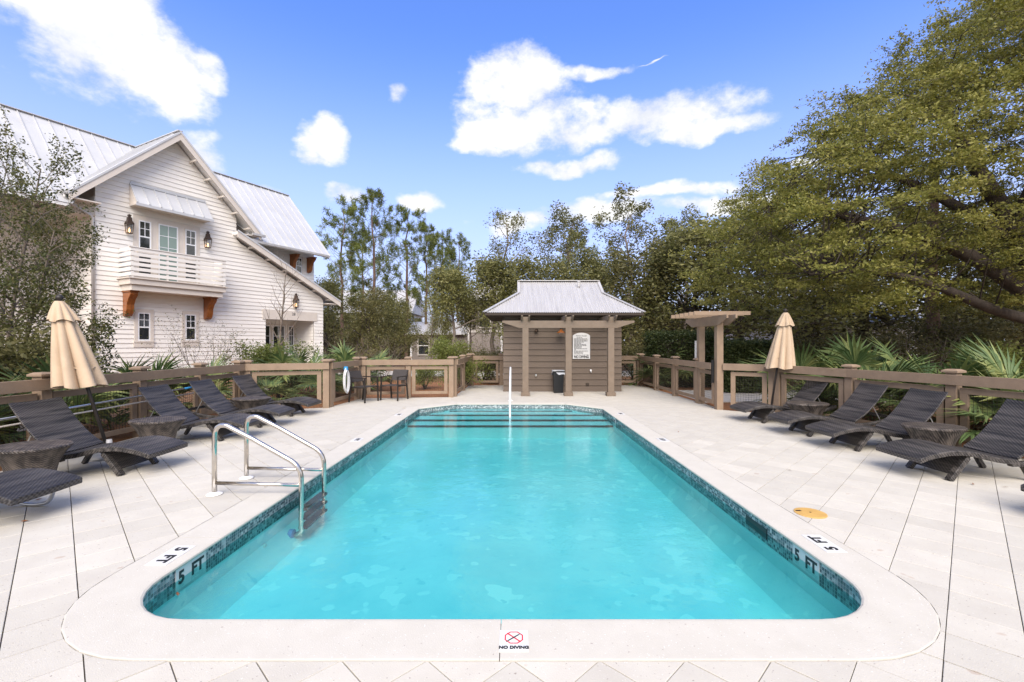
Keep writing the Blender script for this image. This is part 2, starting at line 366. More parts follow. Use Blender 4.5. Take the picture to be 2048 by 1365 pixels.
def text(body, size, mat, parent, mtx, sx=1, bold=0):
    o = bpy.data.objects.new('lettering', text_mesh(body, size, mat, bold=bold)); C.objects.link(o); o.parent = parent
    o.matrix_local = mtx @ Matrix.Diagonal((sx, 1, 1, 1))
    return o
def frame_mtx(x, y, n, loc):
    m = Matrix.Identity(4)
    for i, a in enumerate((x, y, n)): m.col[i].xyz = a
    m.col[3].xyz = loc
    return m

# ------------------------------------------------------------------ pool outline
XL, XR, Y0, Y1, YC = -2.33, 2.195, 2.586, 11.69, 10.9
def wx(y): return 1.028-.0068*(y-3.1)
XA, XB = -1.50, 1.36
def outline(off, nseg=10):
    """pool edge moved outwards by off (counter-clockwise)"""
    P = []
    r = .5
    for (cx, cy, a0) in ((XL+r, Y0+r, 180), (XR-r, Y0+r, 270)):
        for i in range(nseg+1):
            a = R(a0+90*i/nseg); P.append((cx+(r+off)*math.cos(a), cy+(r+off)*math.sin(a)))
    k = off*math.tan(R(22.5))
    P += [(XR+off, YC+k), (XB+k, Y1+off), (XA-k, Y1+off), (XL-off, YC+k)]
    return [(x*wx(y), y) for x, y in P]
def fill(outer, holes, z):
    loops = [[Vector((x, y, 0)) for x, y in outer]]+[[Vector((x, y, 0)) for x, y in h] for h in holes]
    flat = [p for l in loops for p in l]; tri = tessellate_polygon(loops); mb = MB()
    fs = []
    for t in tri:
        a, b, c = (flat[i] for i in t)
        fs.append(t if (b-a).cross(c-a).z > 0 else (t[0], t[2], t[1]))
    return mb.add([(p.x, p.y, z) for p in flat], fs)
mid = outline(.16)
G = fill([(-300,-60),(300,-60),(300,500),(-300,500)], [mid], -.07).build('ground', 'ground'); tag(G, None, kind='structure')
# deck: sand bed with single pavers
DECK = [(-6.32,-.6),(8.6,-.6),(8.1,3.0),(7.0,6.0),(5.78,10.0),(4.9,10.62),(4.9,11.8),(4.72,16.7),(3.3,16.75),(-1.62,16.7),(-1.74,13.12),(-4.28,12.84),(-4.50,11.02),(-6.1,10.4),(-6.26,10.2)]
deck = fill(DECK, [mid], -.022).build('pool_deck', 'bed'); tag(deck, None, kind='structure')
def clip(poly, p, n):
    """keep the side of the line through p where (q-p).n >= 0"""
    out = []
    for i, a in enumerate(poly):
        b = poly[(i+1) % len(poly)]; da = (a[0]-p[0])*n[0]+(a[1]-p[1])*n[1]; db = (b[0]-p[0])*n[0]+(b[1]-p[1])*n[1]
        if da >= 0: out.append(a)
        if (da >= 0) != (db >= 0):
            t = da/(da-db); out.append((a[0]+(b[0]-a[0])*t, a[1]+(b[1]-a[1])*t))
    return out
def edges(P):
    E = []
    for i, a in enumerate(P):
        b = P[(i+1) % len(P)]; L = math.hypot(b[0]-a[0], b[1]-a[1])
        if L > 1e-6: E.append((a, b, ((b[1]-a[1])/L, -(b[0]-a[0])/L)))   # outward normal of a ccw outline
    return E
def inside(P, q):
    c = False
    for i, a in enumerate(P):
        b = P[(i+1) % len(P)]
        if (a[1] > q[1]) != (b[1] > q[1]) and q[0] < (b[0]-a[0])*(q[1]-a[1])/(b[1]-a[1])+a[0]: c = not c
    return c
POOL_E = edges(outline(.331, 16)); DECK_E = edges(DECK)
def segdist(a, b, q):
    L2 = (b[0]-a[0])**2+(b[1]-a[1])**2; t = max(0, min(1, ((q[0]-a[0])*(b[0]-a[0])+(q[1]-a[1])*(b[1]-a[1]))/L2))
    return math.hypot(q[0]-a[0]-t*(b[0]-a[0]), q[1]-a[1]-t*(b[1]-a[1]))
S = .3025; q2 = math.sqrt(.5); cells = []
for i in range(-40, 60):
    for j in range(-60, 40):
        cx = (i-j)*S*q2; cyy = 2.264+(i+j)*S*q2+S*q2
        if not (-7 < cx < 9 and 1.2 < cyy < 17.2): continue
        if -.35 < cx < 3.5 and cyy > 14.75: continue
        ga, gb = .0021, .0029          # joints: tight one way, open and dirty the other
        ha, hb = S/2-ga, S/2-gb
        poly = [(cx+(a-b)*q2, cyy+(a+b)*q2) for a, b in ((-hb,-ha),(hb,-ha),(hb,ha),(-hb,ha))]
        e = max(POOL_E, key=lambda e: (cx-e[0][0])*e[2][0]+(cyy-e[0][1])*e[2][1])
        sdist = (cx-e[0][0])*e[2][0]+(cyy-e[0][1])*e[2][1]
        if sdist < -.22: continue
        parts = None
        if sdist < .25:
            corner = cyy < Y0+.5+.1 and (cx < XL+.6 or cx > XR-.6)
            if corner:           # cut along the curve in narrow wedges
                ccx, ccy = (XL+.5 if cx < 0 else XR-.5)*1.03, Y0+.5; parts = []
                for g in range(0, 360, 4):
                    a0, a1 = R(g), R(g+4); w_ = clip(clip(poly, (ccx, ccy), (-math.sin(a0), math.cos(a0))), (ccx, ccy), (math.sin(a1), -math.cos(a1)))
                    if len(w_) < 3: continue
                    am = R(g+2); nn_ = (math.cos(am), math.sin(am))
                    if ccy < sum(p[1] for p in w_)/len(w_): nn_ = (-1 if cx < 0 else 1, 0)
                    elif (ccx-sum(p[0] for p in w_)/len(w_))*(1 if cx < 0 else -1) < 0: nn_ = (0, -1)
                    w_ = clip(w_, (ccx+(.831+.02*abs(nn_[0]))*nn_[0], ccy+.831*nn_[1]), nn_)
                    if len(w_) >= 3: parts.append(w_)
                if not parts: continue
            else: poly = clip(poly, e[0], e[2])
        if len(poly) < 3: continue
        ins = inside(DECK, (cx, cyy)); e2 = min(DECK_E, key=lambda e: segdist(e[0], e[1], (cx, cyy)))
        dd = segdist(e2[0], e2[1], (cx, cyy))
        if not ins and dd > .21: continue
        if dd < .22: poly = clip(poly, e2[0], (-e2[2][0], -e2[2][1]))
        if len(poly) < 3: continue
        mx = sum(p[0] for p in poly)/len(poly); my = sum(p[1] for p in poly)/len(poly)
        ar = abs(sum(poly[k][0]*poly[(k+1) % len(poly)][1]-poly[(k+1) % len(poly)][0]*poly[k][1] for k in range(len(poly))))/2
        if ar < .0006: continue
        vis = abs(mx/max(my, .3)) < 1.13 and my > 2.0
        cells.append((ar/my**3 if vis else 0, poly, mx, my, parts))
cells.sort(key=lambda c: -c[0])
rest = MB()
def paver_geo(mb, poly, ox, oy, z):
    n = len(poly); c = [(p[0]-ox, p[1]-oy) for p in poly]
    inn = [(x*.985, y*.985) for x, y in c]
    mb.add([(x, y, -.03) for x, y in c]+[(x, y, z-.0018) for x, y in c]+[(x, y, z) for x, y in inn],
           [(i, (i+1) % n, n+(i+1) % n, n+i) for i in range(n)]+[(n+i, n+(i+1) % n, 2*n+(i+1) % n, 2*n+i) for i in range(n)]+[tuple(range(2*n, 3*n))])
for k, (w, poly, mx, my, parts) in enumerate(cells):
    z = random.uniform(-.0028, .0); single = k < 300 and w > 0
    mb = MB() if single else rest; i0 = len(mb.v)
    if parts:
        for w_ in parts:
            n_ = len(w_); mb.add([(p[0]-mx, p[1]-my, -.03) for p in w_]+[(p[0]-mx, p[1]-my, z) for p in w_], [(i, (i+1) % n_, n_+(i+1) % n_, n_+i) for i in range(n_)]+[tuple(range(n_, 2*n_))])
    else: paver_geo(mb, [(p[0]-mx, p[1]-my) for p in poly], 0, 0, z)
    if single: o = mb.build('paver', 'paver', deck); o.location = (mx, my, 0)
    else: mb.v[i0:] = [(x+mx, y+my, zz) for x, y, zz in mb.v[i0:]]
o = rest.build('far_paver', 'paver', deck); tag(o, 'pale pavers of the far and side deck', kind='stuff')

# ------------------------------------------------------------------ pool
pool = bpy.data.objects.new('pool', None); C.objects.link(pool); pool.location = (0, 7, 0); tag(pool, None, kind='structure')
def P_(o):           # parts of the pool are modelled in world coordinates
    o.location = (o.location.x, o.location.y-7, o.location.z); o.parent = pool; return o
WZ = -.115; FL = -.50
inn = outline(0)
mb = MB(); n = len(inn)
mb.add([(x, y, -.02) for x, y in inn]+[(x, y, FL+.16) for x, y in inn]+[(x*.93, y*.97+.21, FL) for x, y in inn],
       [(i, n+i, n+(i+1) % n, (i+1) % n) for i in range(n)]+[(n+i, 2*n+i, 2*n+(i+1) % n, n+(i+1) % n) for i in range(n)]+[tuple(range(2*n, 3*n))])
P_(mb.build('basin', 'plaster'))
w = fill(outline(-.002), [], WZ).build('water', 'water'); tag(w, None, kind='structure')
# coping: long cast slabs, bull-nosed towards the water
ringn = outline(0, 8); ringo = outline(.325, 8); N = len(ringn)
def densify(P):
    out = []; 
    for i, a in enumerate(P):
        b = P[(i+1) % len(P)]; L = math.hypot(b[0]-a[0], b[1]-a[1]); m = max(1, int(round(L/.16)))
        out += [(a[0]+(b[0]-a[0])*k/m, a[1]+(b[1]-a[1])*k/m) for k in range(m)]
    return out
pairs = []
for i in range(N):
    a, b, c, d = ringn[i], ringn[(i+1) % N], ringo[i], ringo[(i+1) % N]
    m = max(1, int(round(math.hypot(d[0]-c[0], d[1]-c[1])/.15)))
    for k in range(m):
        t = k/m; pairs.append(((a[0]+(b[0]-a[0])*t, a[1]+(b[1]-a[1])*t), (c[0]+(d[0]-c[0])*t, c[1]+(d[1]-c[1])*t)))
prof = [(.012,-.034),(-.012,-.030),(-.022,-.018),(-.020,-.006),(-.008,.0005),(.010,.0018),(.315,.0018),(.3235,.0),(.325,-.02)]
slab_start = 0; acc = 0; LP = len(pairs)
def slab(idx):
    mb = MB(); m = len(prof); o = 0
    for t_i, k in enumerate(idx):
        a, b = pairs[k % LP]; L = math.hypot(b[0]-a[0], b[1]-a[1]); d = ((b[0]-a[0])/L, (b[1]-a[1])/L)
        pa, pb = pairs[(k+1) % LP] if t_i == 0 else pairs[(k-1) % LP]; e_ = .0022 if t_i in (0, len(idx)-1) else 0
        la = math.hypot(pa[0]-a[0], pa[1]-a[1]) or 1; lb = math.hypot(pb[0]-b[0], pb[1]-b[1]) or 1
        a = (a[0]+(pa[0]-a[0])/la*e_, a[1]+(pa[1]-a[1])/la*e_); b = (b[0]+(pb[0]-b[0])/lb*e_, b[1]+(pb[1]-b[1])/lb*e_)
        for r, z in prof:
            q = r/.325*L if r > .05 else r
            mb.v.append((a[0]+d[0]*q, a[1]+d[1]*q, z))
    for t_i in range(len(idx)-1):
        for p in range(m-1): mb.f.append((t_i*m+p, t_i*m+p+1, (t_i+1)*m+p+1, (t_i+1)*m+p))
    mb.f.append(tuple(range(m))); mb.f.append(tuple((len(idx)-1)*m+p for p in range(m-1, -1, -1)))
    ob = mb.build('coping_slab', 'coping', None); P_(ob)
    # hairline joint: pull the ends in by a millimetre
    return ob
def near_i(x, y): return min(range(LP), key=lambda i: (pairs[i][0][0]-x)**2+(pairs[i][0][1]-y)**2)
cuts = sorted({near_i(*p) for p in [(-.08,Y0),(-2.39,3.70),(2.25,3.85),(-2.36,5.9),(2.22,6.1),(-2.32,8.3),(2.19,8.4),(-2.27,10.6),(2.14,10.6),(XA,Y1),(XB,Y1),(0,Y1)]})
for a, b in zip(cuts, cuts[1:]): slab(list(range(a, b+1)))
slab(list(range(cuts[-1], LP))+list(range(0, cuts[0]+1)))
# waterline mosaic (one-inch tiles)
mb = MB(); tv = []; dn = []
per = outline(-.0005, 12)
grout = MB(); n = len(per)
grout.add([(x, y, -.03) for x, y in per]+[(x, y, -.21) for x, y in per], [(i, n+i, n+(i+1) % n, (i+1) % n) for i in range(n)])
P_(grout.build('tile_grout', 'grout'))
ts = .0262
def marker_zone(x, y):
    return (x < -2.1 and (3.215 < y < 3.525 or 9.62 < y < 9.84)) or (x > 2.0 and (3.345 < y < 3.655 or 9.62 < y < 9.84))
for i, a in enumerate(per):
    b = per[(i+1) % n]; L = math.hypot(b[0]-a[0], b[1]-a[1]); m = max(1, round(L/ts)); d = ((b[0]-a[0])/L, (b[1]-a[1])/L); nn = (-d[1], d[0])
    for k in range(m):
        x0, x1 = (k+.07)*L/m, (k+.93)*L/m
        cxm, cym = a[0]+d[0]*(x0+x1)/2, a[1]+d[1]*(x0+x1)/2
        if marker_zone(cxm, cym): continue
        for r in range(7):
            z1 = -.031-r*.0256; z0 = z1-.0232
            e = .0022; V = []
            for (s_, z_) in ((x0, z0), (x1, z0), (x1, z1), (x0, z1)): V.append((a[0]+d[0]*s_+nn[0]*e, a[1]+d[1]*s_+nn[1]*e, z_))
            mb.add(V, [(0, 1, 2, 3)]); tv.append(random.random()**1.2)
tl = mb.build('mosaic_tile', 'tile'); at = tl.data.attributes.new('tile', 'FLOAT', 'FACE'); at.data.foreach_set('value', tv)
P_(tl); tag(tl, 'blue grey glass mosaic along the waterline', kind='stuff')
# entry steps at the far end, dark tile on each nosing (shallow below the surface)
for k, (yf, xa, xb, z) in enumerate([(11.42,-1.60,1.47,-.145),(10.92,-2.02,1.92,-.165),(10.38,-2.32,2.21,-.19),(9.84,-2.32,2.21,-.225)]):
    st = P_(MB().box(xa if k else -1.76, xb if k else 1.62, yf, yf+.53 if k else 11.69, FL, z).build('step', 'stepwhite'))
    e = MB().box(xa, xb, yf-.012, yf+.045, z-.03, z+.003).build('step_edge_tile', 'trimtile', st)
def marker(txt, mtx, size=.105, wdt=.31, h=.152, sx=1.0):
    o = MB().box(-wdt/2, wdt/2, -h/2, h/2, -.004, .004).build('depth_marker', 'signtile'); o.matrix_local = mtx; o.location.y -= 7; o.parent = pool
    MB().box(-.0012, .0012, -h/2, h/2, .004, .0045).build('tile_joint', 'grout', o)
    text(txt, size, 'black', o, Matrix.Translation((0, 0, .0052)), sx=sx, bold=.004)
    return o
X_, Y_, Z_ = Vector((1,0,0)), Vector((0,1,0)), Vector((0,0,1))
marker('5  FT', frame_mtx(-Y_, X_, Z_, (-2.535, 3.37, .001)), .115)
marker('5  FT', frame_mtx(Y_, -X_, Z_, (2.43, 3.57, .001)), .115)
marker('5  FT', frame_mtx(Y_, Z_, X_, (XL*wx(3.37)+.002, 3.37, -.108)), .125)
marker('5  FT', frame_mtx(-Y_, Z_, -X_, (XR*wx(3.5)-.002, 3.5, -.108)), .125)
for (x, y, t) in ((-2.53, 7.37, '4 FT'), (-2.50, 9.92, '3 FT')):
    marker(t, frame_mtx(-Y_, X_, Z_, (x, y, .001)), .09, .24)
for (x, y, t) in ((2.42, 7.37, '4 FT'), (2.37, 10.05, '3 FT')):
    marker(t, frame_mtx(Y_, -X_, Z_, (x, y, .001)), .09, .24)
marker('3 FT', frame_mtx(Y_, Z_, X_, (XL*wx(9.73)+.002, 9.73, -.105)), .09, .22); marker('3 FT', frame_mtx(-Y_, Z_, -X_, (XR*wx(9.73)-.002, 9.73, -.105)), .09, .22)
# NO DIVING tile on the near coping
nd = MB().box(-.076, .076, -.085, .085, -.004, .004).build('no_diving_tile', 'signtile'); nd.location = (.002, 2.405, .001); P_(nd)
def ring_oct(r0, r1, sy):
    mb = MB(); V = []
    for r in (r0, r1):
        for k in range(8): a = R(22.5+45*k); V.append((r*math.cos(a), r*math.sin(a)*sy+.022, .0052))
    return mb.add(V, [(k, (k+1) % 8, 8+(k+1) % 8, 8+k) for k in range(8)])
ring_oct(.0455, .053, 1.0).build('prohibition_ring', 'red', nd)
MB().beam((-.036, .058, .0054), (.036, -.014, .0054), .0075, .0006).build('prohibition_bar', 'red', nd)
dv = MB(); dv.beam((-.030, -.004, .006), (.026, .045, .006), .0065, .0006); dv.beam((-.041, -.014, .006), (-.028, -.002, .006), .003, .0006); dv.beam((.022, .041, .006), (.036, .053, .006), .003, .0006)
dv.build('diver', 'black', nd)
text('NO DIVING', .029, 'black', nd, Matrix.Translation((0, -.058, .0052)), sx=1.02, bold=.0012)
# skimmer mouth in the right wall: solid black block painted in for its shaded opening
sk = MB().box(XR*wx(4.2)-.006, XR+.25, 4.02, 4.38, -.165, -.075).build('skimmer_mouth', 'plastic_black'); P_(sk)
P_(MB().lathe([(.03,0),(.03,.012),(.018,.016),(0.001,.016)], 12).build('return_fitting', 'white')).matrix_local = frame_mtx(Y_, Z_, X_, (XL*wx(4.32)+.01, 4.32-7, -.36))

# ladder
lad = thing('pool_ladder', 'stainless steel pool ladder with black treads on the left pool edge', 'ladder', (-3.1, 5.0, 0))
def arc(p0, c, p1, k=6):
    p0, c, p1 = Vector(p0), Vector(c), Vector(p1); return [p0*(1-t)**2+c*2*t*(1-t)+p1*t*t for t in [i/k for i in range(k+1)]]
for sy in (-.282, .282):
    pts = [(0, sy, .003), (0, sy, .55)]+arc((0,sy,.60),(0,sy,.745),(.13,sy,.715))+[(.40,sy,.575),(.70,sy,.405)]+arc((.79,sy,.355),(.895,sy,.29),(.90,sy,.17))+[(.90,sy,0),(.90,sy,-.2),(.90,sy,-.38)]+[(.86,sy,-.41),(.80,sy,-.42)]
    rl = MB().tube(pts, .0245, 14).build('rail', 'steel', lad, smooth=True)
    MB().lathe([(.075,.003),(.075,.010),(.05,.022),(.026,.03)], 20, cy=sy).build('escutcheon', 'white', rl)
    MB().lathe([(.028,-.03),(.06,-.02),(.06,.02),(.028,.03)], 14).build('bumper', 'blue', rl).matrix_local = frame_mtx(Y_, Z_, X_, (.80, sy, -.42))
    MB().tube([(.0, sy, .12), (.89, sy, .10)], .0185, 12).build('cross_bar', 'steel', lad, smooth=True)
for z in (-.165, -.26, -.355): MB().box(.86, .95, -.26, .26, z-.012, z+.012).build('tread', 'plastic_black', lad)
# handrail at the steps
hr = thing('handrail', 'white stainless handrail rising from the pool steps', 'handrail', (-.08, 11.9, 0))
MB().tube([(0,.35,.003),(0,.35,.70)]+arc((0,.35,.78),(0,.35,.90),(0,.22,.905))+[(0,0,.90),(0,-.35,.84),(0,-1.1,.60)]+arc((0,-1.5,.47),(0,-1.62,.43),(0,-1.63,.30))+[(0,-1.63,-.1),(0,-1.63,-.6)], .022, 12).build('rail', 'vinyl', hr, smooth=True)
MB().lathe([(.07,.003),(.07,.012),(.03,.03)], 18, cy=.35).build('escutcheon', 'white', hr)
# skimmer lid
sl = MB().lathe([(.132,.0),(.132,.006),(.124,.009),(.02,.010),(.001,.010)], 40).build('skimmer_lid', 'gold', smooth=False); sl.location = (2.742, 4.204, .0)
tag(sl, 'round tan skimmer lid set in the right deck near the pool edge', 'lid')
MB().lathe([(.010,.010),(.010,.0112),(.001,.0112)], 10).build('lid_screw', 'bronze', sl)
MB().box(-.11,-.06,.03,.055,.0095,.0112).build('finger_slot', 'bronze', sl)

# ------------------------------------------------------------------ fences
RAIL = 1.086
def fence(pts_posts, label, inward, first=True, last=True, mesh=True):
    """posts at the given plan points; rail and framed wire panels on the pool side (inward normal)"""
    p0 = Vector((*pts_posts[0], 0)); f = thing('fence_section', label, 'fence', p0, group='brown fence sections round the deck')
    iw = Vector((*inward, 0)).normalized()
    for i, p in enumerate(pts_posts):
        if (i == 0 and not first) or (i == len(pts_posts)-1 and not last): continue
        x, y = p[0]-p0.x, p[1]-p0.y
        d = Vector((*(pts_posts[min(i+1, len(pts_posts)-1)]), 0))-Vector((*(pts_posts[max(i-1, 0)]), 0)); a = math.atan2(d.y, d.x)
        po = MB().box(-.07, .07, -.07, .07, -.08, 1.12).build('post', 'brown', f, bevel=.004); po.location = (x, y, 0); po.rotation_euler.z = a
        cp = MB(); cp.box(-.105, .105, -.105, .105, 1.12, 1.148); cp.add([(-.105,-.105,1.148),(.105,-.105,1.148),(.105,.105,1.148),(-.105,.105,1.148),(-.06,-.06,1.172),(.06,-.06,1.172),(.06,.06,1.172),(-.06,.06,1.172)],
               [(0,1,5,4),(1,2,6,5),(2,3,7,6),(3,0,4,7),(4,5,6,7)]); cp.build('post_cap', 'brown', po)
    A, B = Vector((*pts_posts[0], 0))-p0, Vector((*pts_posts[-1], 0))-p0
    dv = (B-A).normalized(); 
    for i in range(len(pts_posts)-1):
        a = Vector((*pts_posts[i], 0))-p0; b = Vector((*pts_posts[i+1], 0))-p0; d = (b-a).normalized()
        o = iw*.092; e0 = d*(.075 if i == 0 else .002); e1 = d*(.075 if i == len(pts_posts)-2 else .002)
        MB().beam(a+o-e0+Vector((0,0,RAIL-.077)), b+o+e1+Vector((0,0,RAIL-.077)), .042, .154).build('top_rail', 'brown', f, bevel=.004)
        L = (b-a).length; s, t = a+d*.10+iw*.02, b-d*.10+iw*.02; z0, z1 = .10, .895
        MB().beam(s+Vector((0,0,z1-.045)), t+Vector((0,0,z1-.045)), .05, .09).build('panel_rail', 'brown', f, bevel=.003)
        MB().beam(s+Vector((0,0,z0+.04)), t+Vector((0,0,z0+.04)), .05, .08).build('panel_rail', 'brown', f, bevel=.003)
        for q in (s+d*.05, t-d*.05): MB().beam(q+Vector((0,0,z0+.081)), q+Vector((0,0,z1-.091)), .05, .098, up=d).build('panel_stile', 'brown', f, bevel=.003)
        if mesh:
            m = MB(); i0, i1 = s+d*.098, t-d*.098; LL = (i1-i0).length; k = int(LL/.052)
            for g in range(1, k): c = i0+d*(LL*g/k); m.beam(c+Vector((0,0,z0+.08)), c+Vector((0,0,z1-.09)), .0032, .0032, up=d)
            for g in range(1, 13): zz = z0+.08+(z1-.09-z0-.08)*g/13; m.beam(i0+Vector((0,0,zz)), i1+Vector((0,0,zz)), .0032, .0032)
            m.build('wire_mesh', 'darkmetal', f)
    return f
def lerp(a, b, n): return [(a[0]+(b[0]-a[0])*i/n, a[1]+(b[1]-a[1])*i/n) for i in range(n+1)]
fence([(-6.50,3.2),(-6.46,4.75),(-6.42,6.2),(-6.36,7.75),(-6.30,9.15),(-6.22,10.3)], 'brown fence section behind the row of loungers on the left', (1, 0))
fence([(-6.12,10.47),(-4.53,11.0)], 'short brown fence section beside the leftmost far lounger, palmettos behind it', (.3, -1))
fence([(-4.50,11.14),(-4.36,12.72)], 'brown fence section with the white hose coil hung on it', (1, -.05))
fence([(-4.24,12.86),(-3.0,13.0),(-1.80,13.14)], 'brown fence section behind the two armchairs', (.1, -1))
fence([(-1.72,13.28),(-1.66,14.9),(-1.60,16.5)], 'brown fence section running back beside the bathhouse on its left', (1, 0))
fence([(-1.52,16.68),(-.45,16.75)], 'brown fence section joining the left wall of the bathhouse', (0, -1))
fence([(3.55,16.75),(4.60,16.72)], 'brown fence section joining the right wall of the bathhouse', (0, -1))
fence([(4.66,16.6),(4.71,15.0),(4.76,13.4),(4.82,11.86)], 'brown fence section between the bathhouse corner and the arbour', (-1, 0))
fence([(4.98,10.66),(5.74,10.1)], 'short brown fence section between the arbour and the right umbrella', (-.4, -1), first=False)
fence([(5.80,9.95),(6.26,8.45),(6.72,6.95),(7.18,5.45),(7.64,3.95),(8.05,2.6)], 'long brown fence section behind the row of loungers on the right', (-1, -.3))
# gate between the arbour posts
gt = thing('pool_gate', 'narrow brown wire gate under the arbour with a black latch', 'gate', (4.80, 11.25, 0))
for zc, h in ((.85,.09),(.155,.09)): MB().beam((-.02,-.40,zc), (-.02,.46,zc), .05, h).build('gate_rail', 'brown', gt, bevel=.003)
for yy in (-.36, .42): MB().beam((-.02,yy,.201), (-.02,yy,.804), .05, .09, up=(0,1,0)).build('gate_stile', 'brown', gt, bevel=.003)
m = MB()
for g in range(1, 14): m.beam((-.02,-.32+.70*g/14,.2), (-.02,-.32+.70*g/14,.8), .0032, .0032, up=(0,1,0))
for g in range(1, 12): m.beam((-.02,-.32,.2+.6*g/12), (-.02,.38,.2+.6*g/12), .0032, .0032)
m.build('wire_mesh', 'darkmetal', gt)
MB().beam((-.09,-.40,1.009), (-.09,.46,1.009), .042, .154).build('top_rail', 'brown', gt, bevel=.004)
MB().box(-.10,-.05,-.47,-.42,.62,1.16).build('latch', 'plastic_black', gt)
# arbour over the gate
ab = thing('arbour', 'brown gate arbour with slatted top on two tall posts', 'arbour', (4.84, 11.2, 0))
for yy in (-.47, .56):
    p = MB().box(-.075, .075, yy-.075, yy+.075, -.05, 2.04).build('post', 'brown', ab, bevel=.004)
for sx in (-.10, .10):
    poly = [(-1.12,2.20),(-1.12,2.12),(-.72,1.975),(.85,1.975),(1.27,2.12),(1.27,2.20)]
    MB().prism(poly, lambda p: (sx-.022, p[0], p[1]), lambda p: (sx+.022, p[0], p[1])).build('beam', 'brown', ab, bevel=.003)
for k in range(6): MB().box(-.72, .57, -.80+.30*k-.02, -.80+.30*k+.02, 2.202, 2.29).build('slat', 'brown', ab, bevel=.003)
MB().box(-.06,.06,.80,.805,1.12,1.62).build('notice', 'white', ab)

# ------------------------------------------------------------------ bathhouse
bh = thing('bathhouse', 'small brown clapboard bathhouse with corrugated metal hip roof behind the pool', 'building', (0, 14.63, 0))
BX0, BX1, BD = -.305, 3.45, 3.0
core = MB().box(BX0+.03, BX1-.03, .03, BD-.03, -.05, 2.58).build('wall', 'brown_dark', bh)
def lap(mb_len0, mb_len1, z0, z1, th=.030):
    """one clapboard: front face leans, thick at the butt"""
    return [(z0, 0, -th), (z0+.004, 0, -th)]
exp = .193
for k in range(13):
    z0 = k*exp-.002; z1 = z0+exp-.006  # slit under each board bares the dark core, standing in for its shadow line
    for (nm, a, b, fx) in (('front', BX0-.02, BX1+.02, 0), ('left', 0, BD, 1), ('right', 0, BD, 2), ('back', BX0-.02, BX1+.02, 3)):
        poly = [(.03, z0), (-.030, z0), (-.004, z1), (.03, z1)]
        if fx == 0: f0, f1 = (lambda p: (a, p[0], p[1])), (lambda p: (b, p[0], p[1]))
        elif fx == 1: f0, f1 = (lambda p: (BX0+p[0], b, p[1])), (lambda p: (BX0+p[0], a+.031, p[1]))
        elif fx == 2: f0, f1 = (lambda p: (BX1-p[0], a+.031, p[1])), (lambda p: (BX1-p[0], b, p[1]))
        else: f0, f1 = (lambda p: (b, BD-p[0]+.031, p[1])), (lambda p: (a, BD-p[0]+.031, p[1]))
        MB().prism(poly, f0, f1).build('clapboard', 'brown_lap', core)
for x in (.352, 1.618, 2.87):
    p = MB().box(x-.09, x+.09, -1.27, -1.09, .0, 2.0).build('post', 'brown_post', bh, bevel=.005)
    MB().box(x-.13, x+.13, -1.31, -1.05, 0, .11).build('post_base', 'brown_post', p, bevel=.006)
MB().prism([(-.33,2.215),(-.33,2.16),(.17,2.0),(3.05,2.0),(3.56,2.16),(3.56,2.215)], lambda p: (p[0], -1.25, p[1]), lambda p: (p[0], -1.11, p[1])).build('beam', 'brown_post', bh, bevel=.004)
for x in (.352, 1.618, 2.87):
    for sx in (-.105, .105):
        MB().prism([(-1.52,2.36),(-1.52,2.33),(-1.36,2.217),(.0,2.217),(.0,2.36)], lambda p: (x+sx-.022, p[0], p[1]), lambda p: (x+sx+.022, p[0], p[1])).build('joist', 'brown_post', bh, bevel=.003)
    MB().box(x-.082, x+.082, -1.24, -1.20, 2.217, 2.33).build('block', 'brown_post', bh)
# corrugated Dutch-hip roof
EZ, RZ, ov = 2.50, 3.74, .60
EX0, EX1, EY0, EY1 = BX0-ov, BX1+ov, -ov, BD+ov
RY = BD/2; GX0, GX1 = .18, 3.0; gp = .594
roof = MB().box(EX0+.03, EX1-.03, EY0+.03, EY1-.03, EZ-.09, EZ-.035).build('roof', 'brown_dark', bh)
def corr(mb, A, B, P, Q, pitch=.068, amp=.012, t0=0, t1=1):
    """corrugated sheet between eave line A-B and upper line P-Q, ridges running up the slope"""
def sheet(outl, origin, ux, uy, un, pitch=.068, amp=.011):
    """outl: polygon in (s along eave, r up slope); sample in fine strips"""
    mb = MB(); smin = min(p[0] for p in outl); smax = max(p[0] for p in outl); step = pitch/6; n = int((smax-smin)/step)
    prev = None
    for i in range(n+1):
        s = smin+(smax-smin)*i/n; ss_ = min(max(s, smin+1e-4), smax-1e-4); ys = []
        for k, a in enumerate(outl):
            b = outl[(k+1) % len(outl)]
            if (a[0] > ss_) != (b[0] > ss_): ys.append(a[1]+(b[1]-a[1])*(ss_-a[0])/(b[0]-a[0]))
        if len(ys) < 2: prev = None; continue
        h = amp*math.sin(2*math.pi*s/pitch); cur = [origin+ux*s+uy*min(ys)+un*h, origin+ux*s+uy*max(ys)+un*h]
        if prev: o = len(mb.v); mb.v += [tuple(v) for v in (prev[0], cur[0], cur[1], prev[1])]; mb.f.append((o, o+1, o+2, o+3))
        prev = cur
    return mb
rise = RZ-EZ; run = RY-EY0; Ls = math.hypot(rise, run)
uyF = Vector((0, run, rise))/Ls; unF = Vector((0, -rise, run))/Ls
Wd = EX1-EX0
def slope(front):
    o_ = Vector((EX0, EY0, EZ)) if front else Vector((EX1, EY1, EZ)); ux = Vector((1,0,0)) if front else Vector((-1,0,0))
    uy = uyF if front else Vector((0, -run, rise))/Ls; un = unF if front else Vector((0, rise, run))/Ls
    gl, gr = (GX0-EX0, GX1-EX0) if front else (EX1-GX1, EX1-GX0)
    return sheet([(0,0),(Wd,0),(gr+.03, Ls*gp),(gr-.02, Ls),(gl+.02, Ls),(gl-.03, Ls*gp)], o_, ux, uy, un)
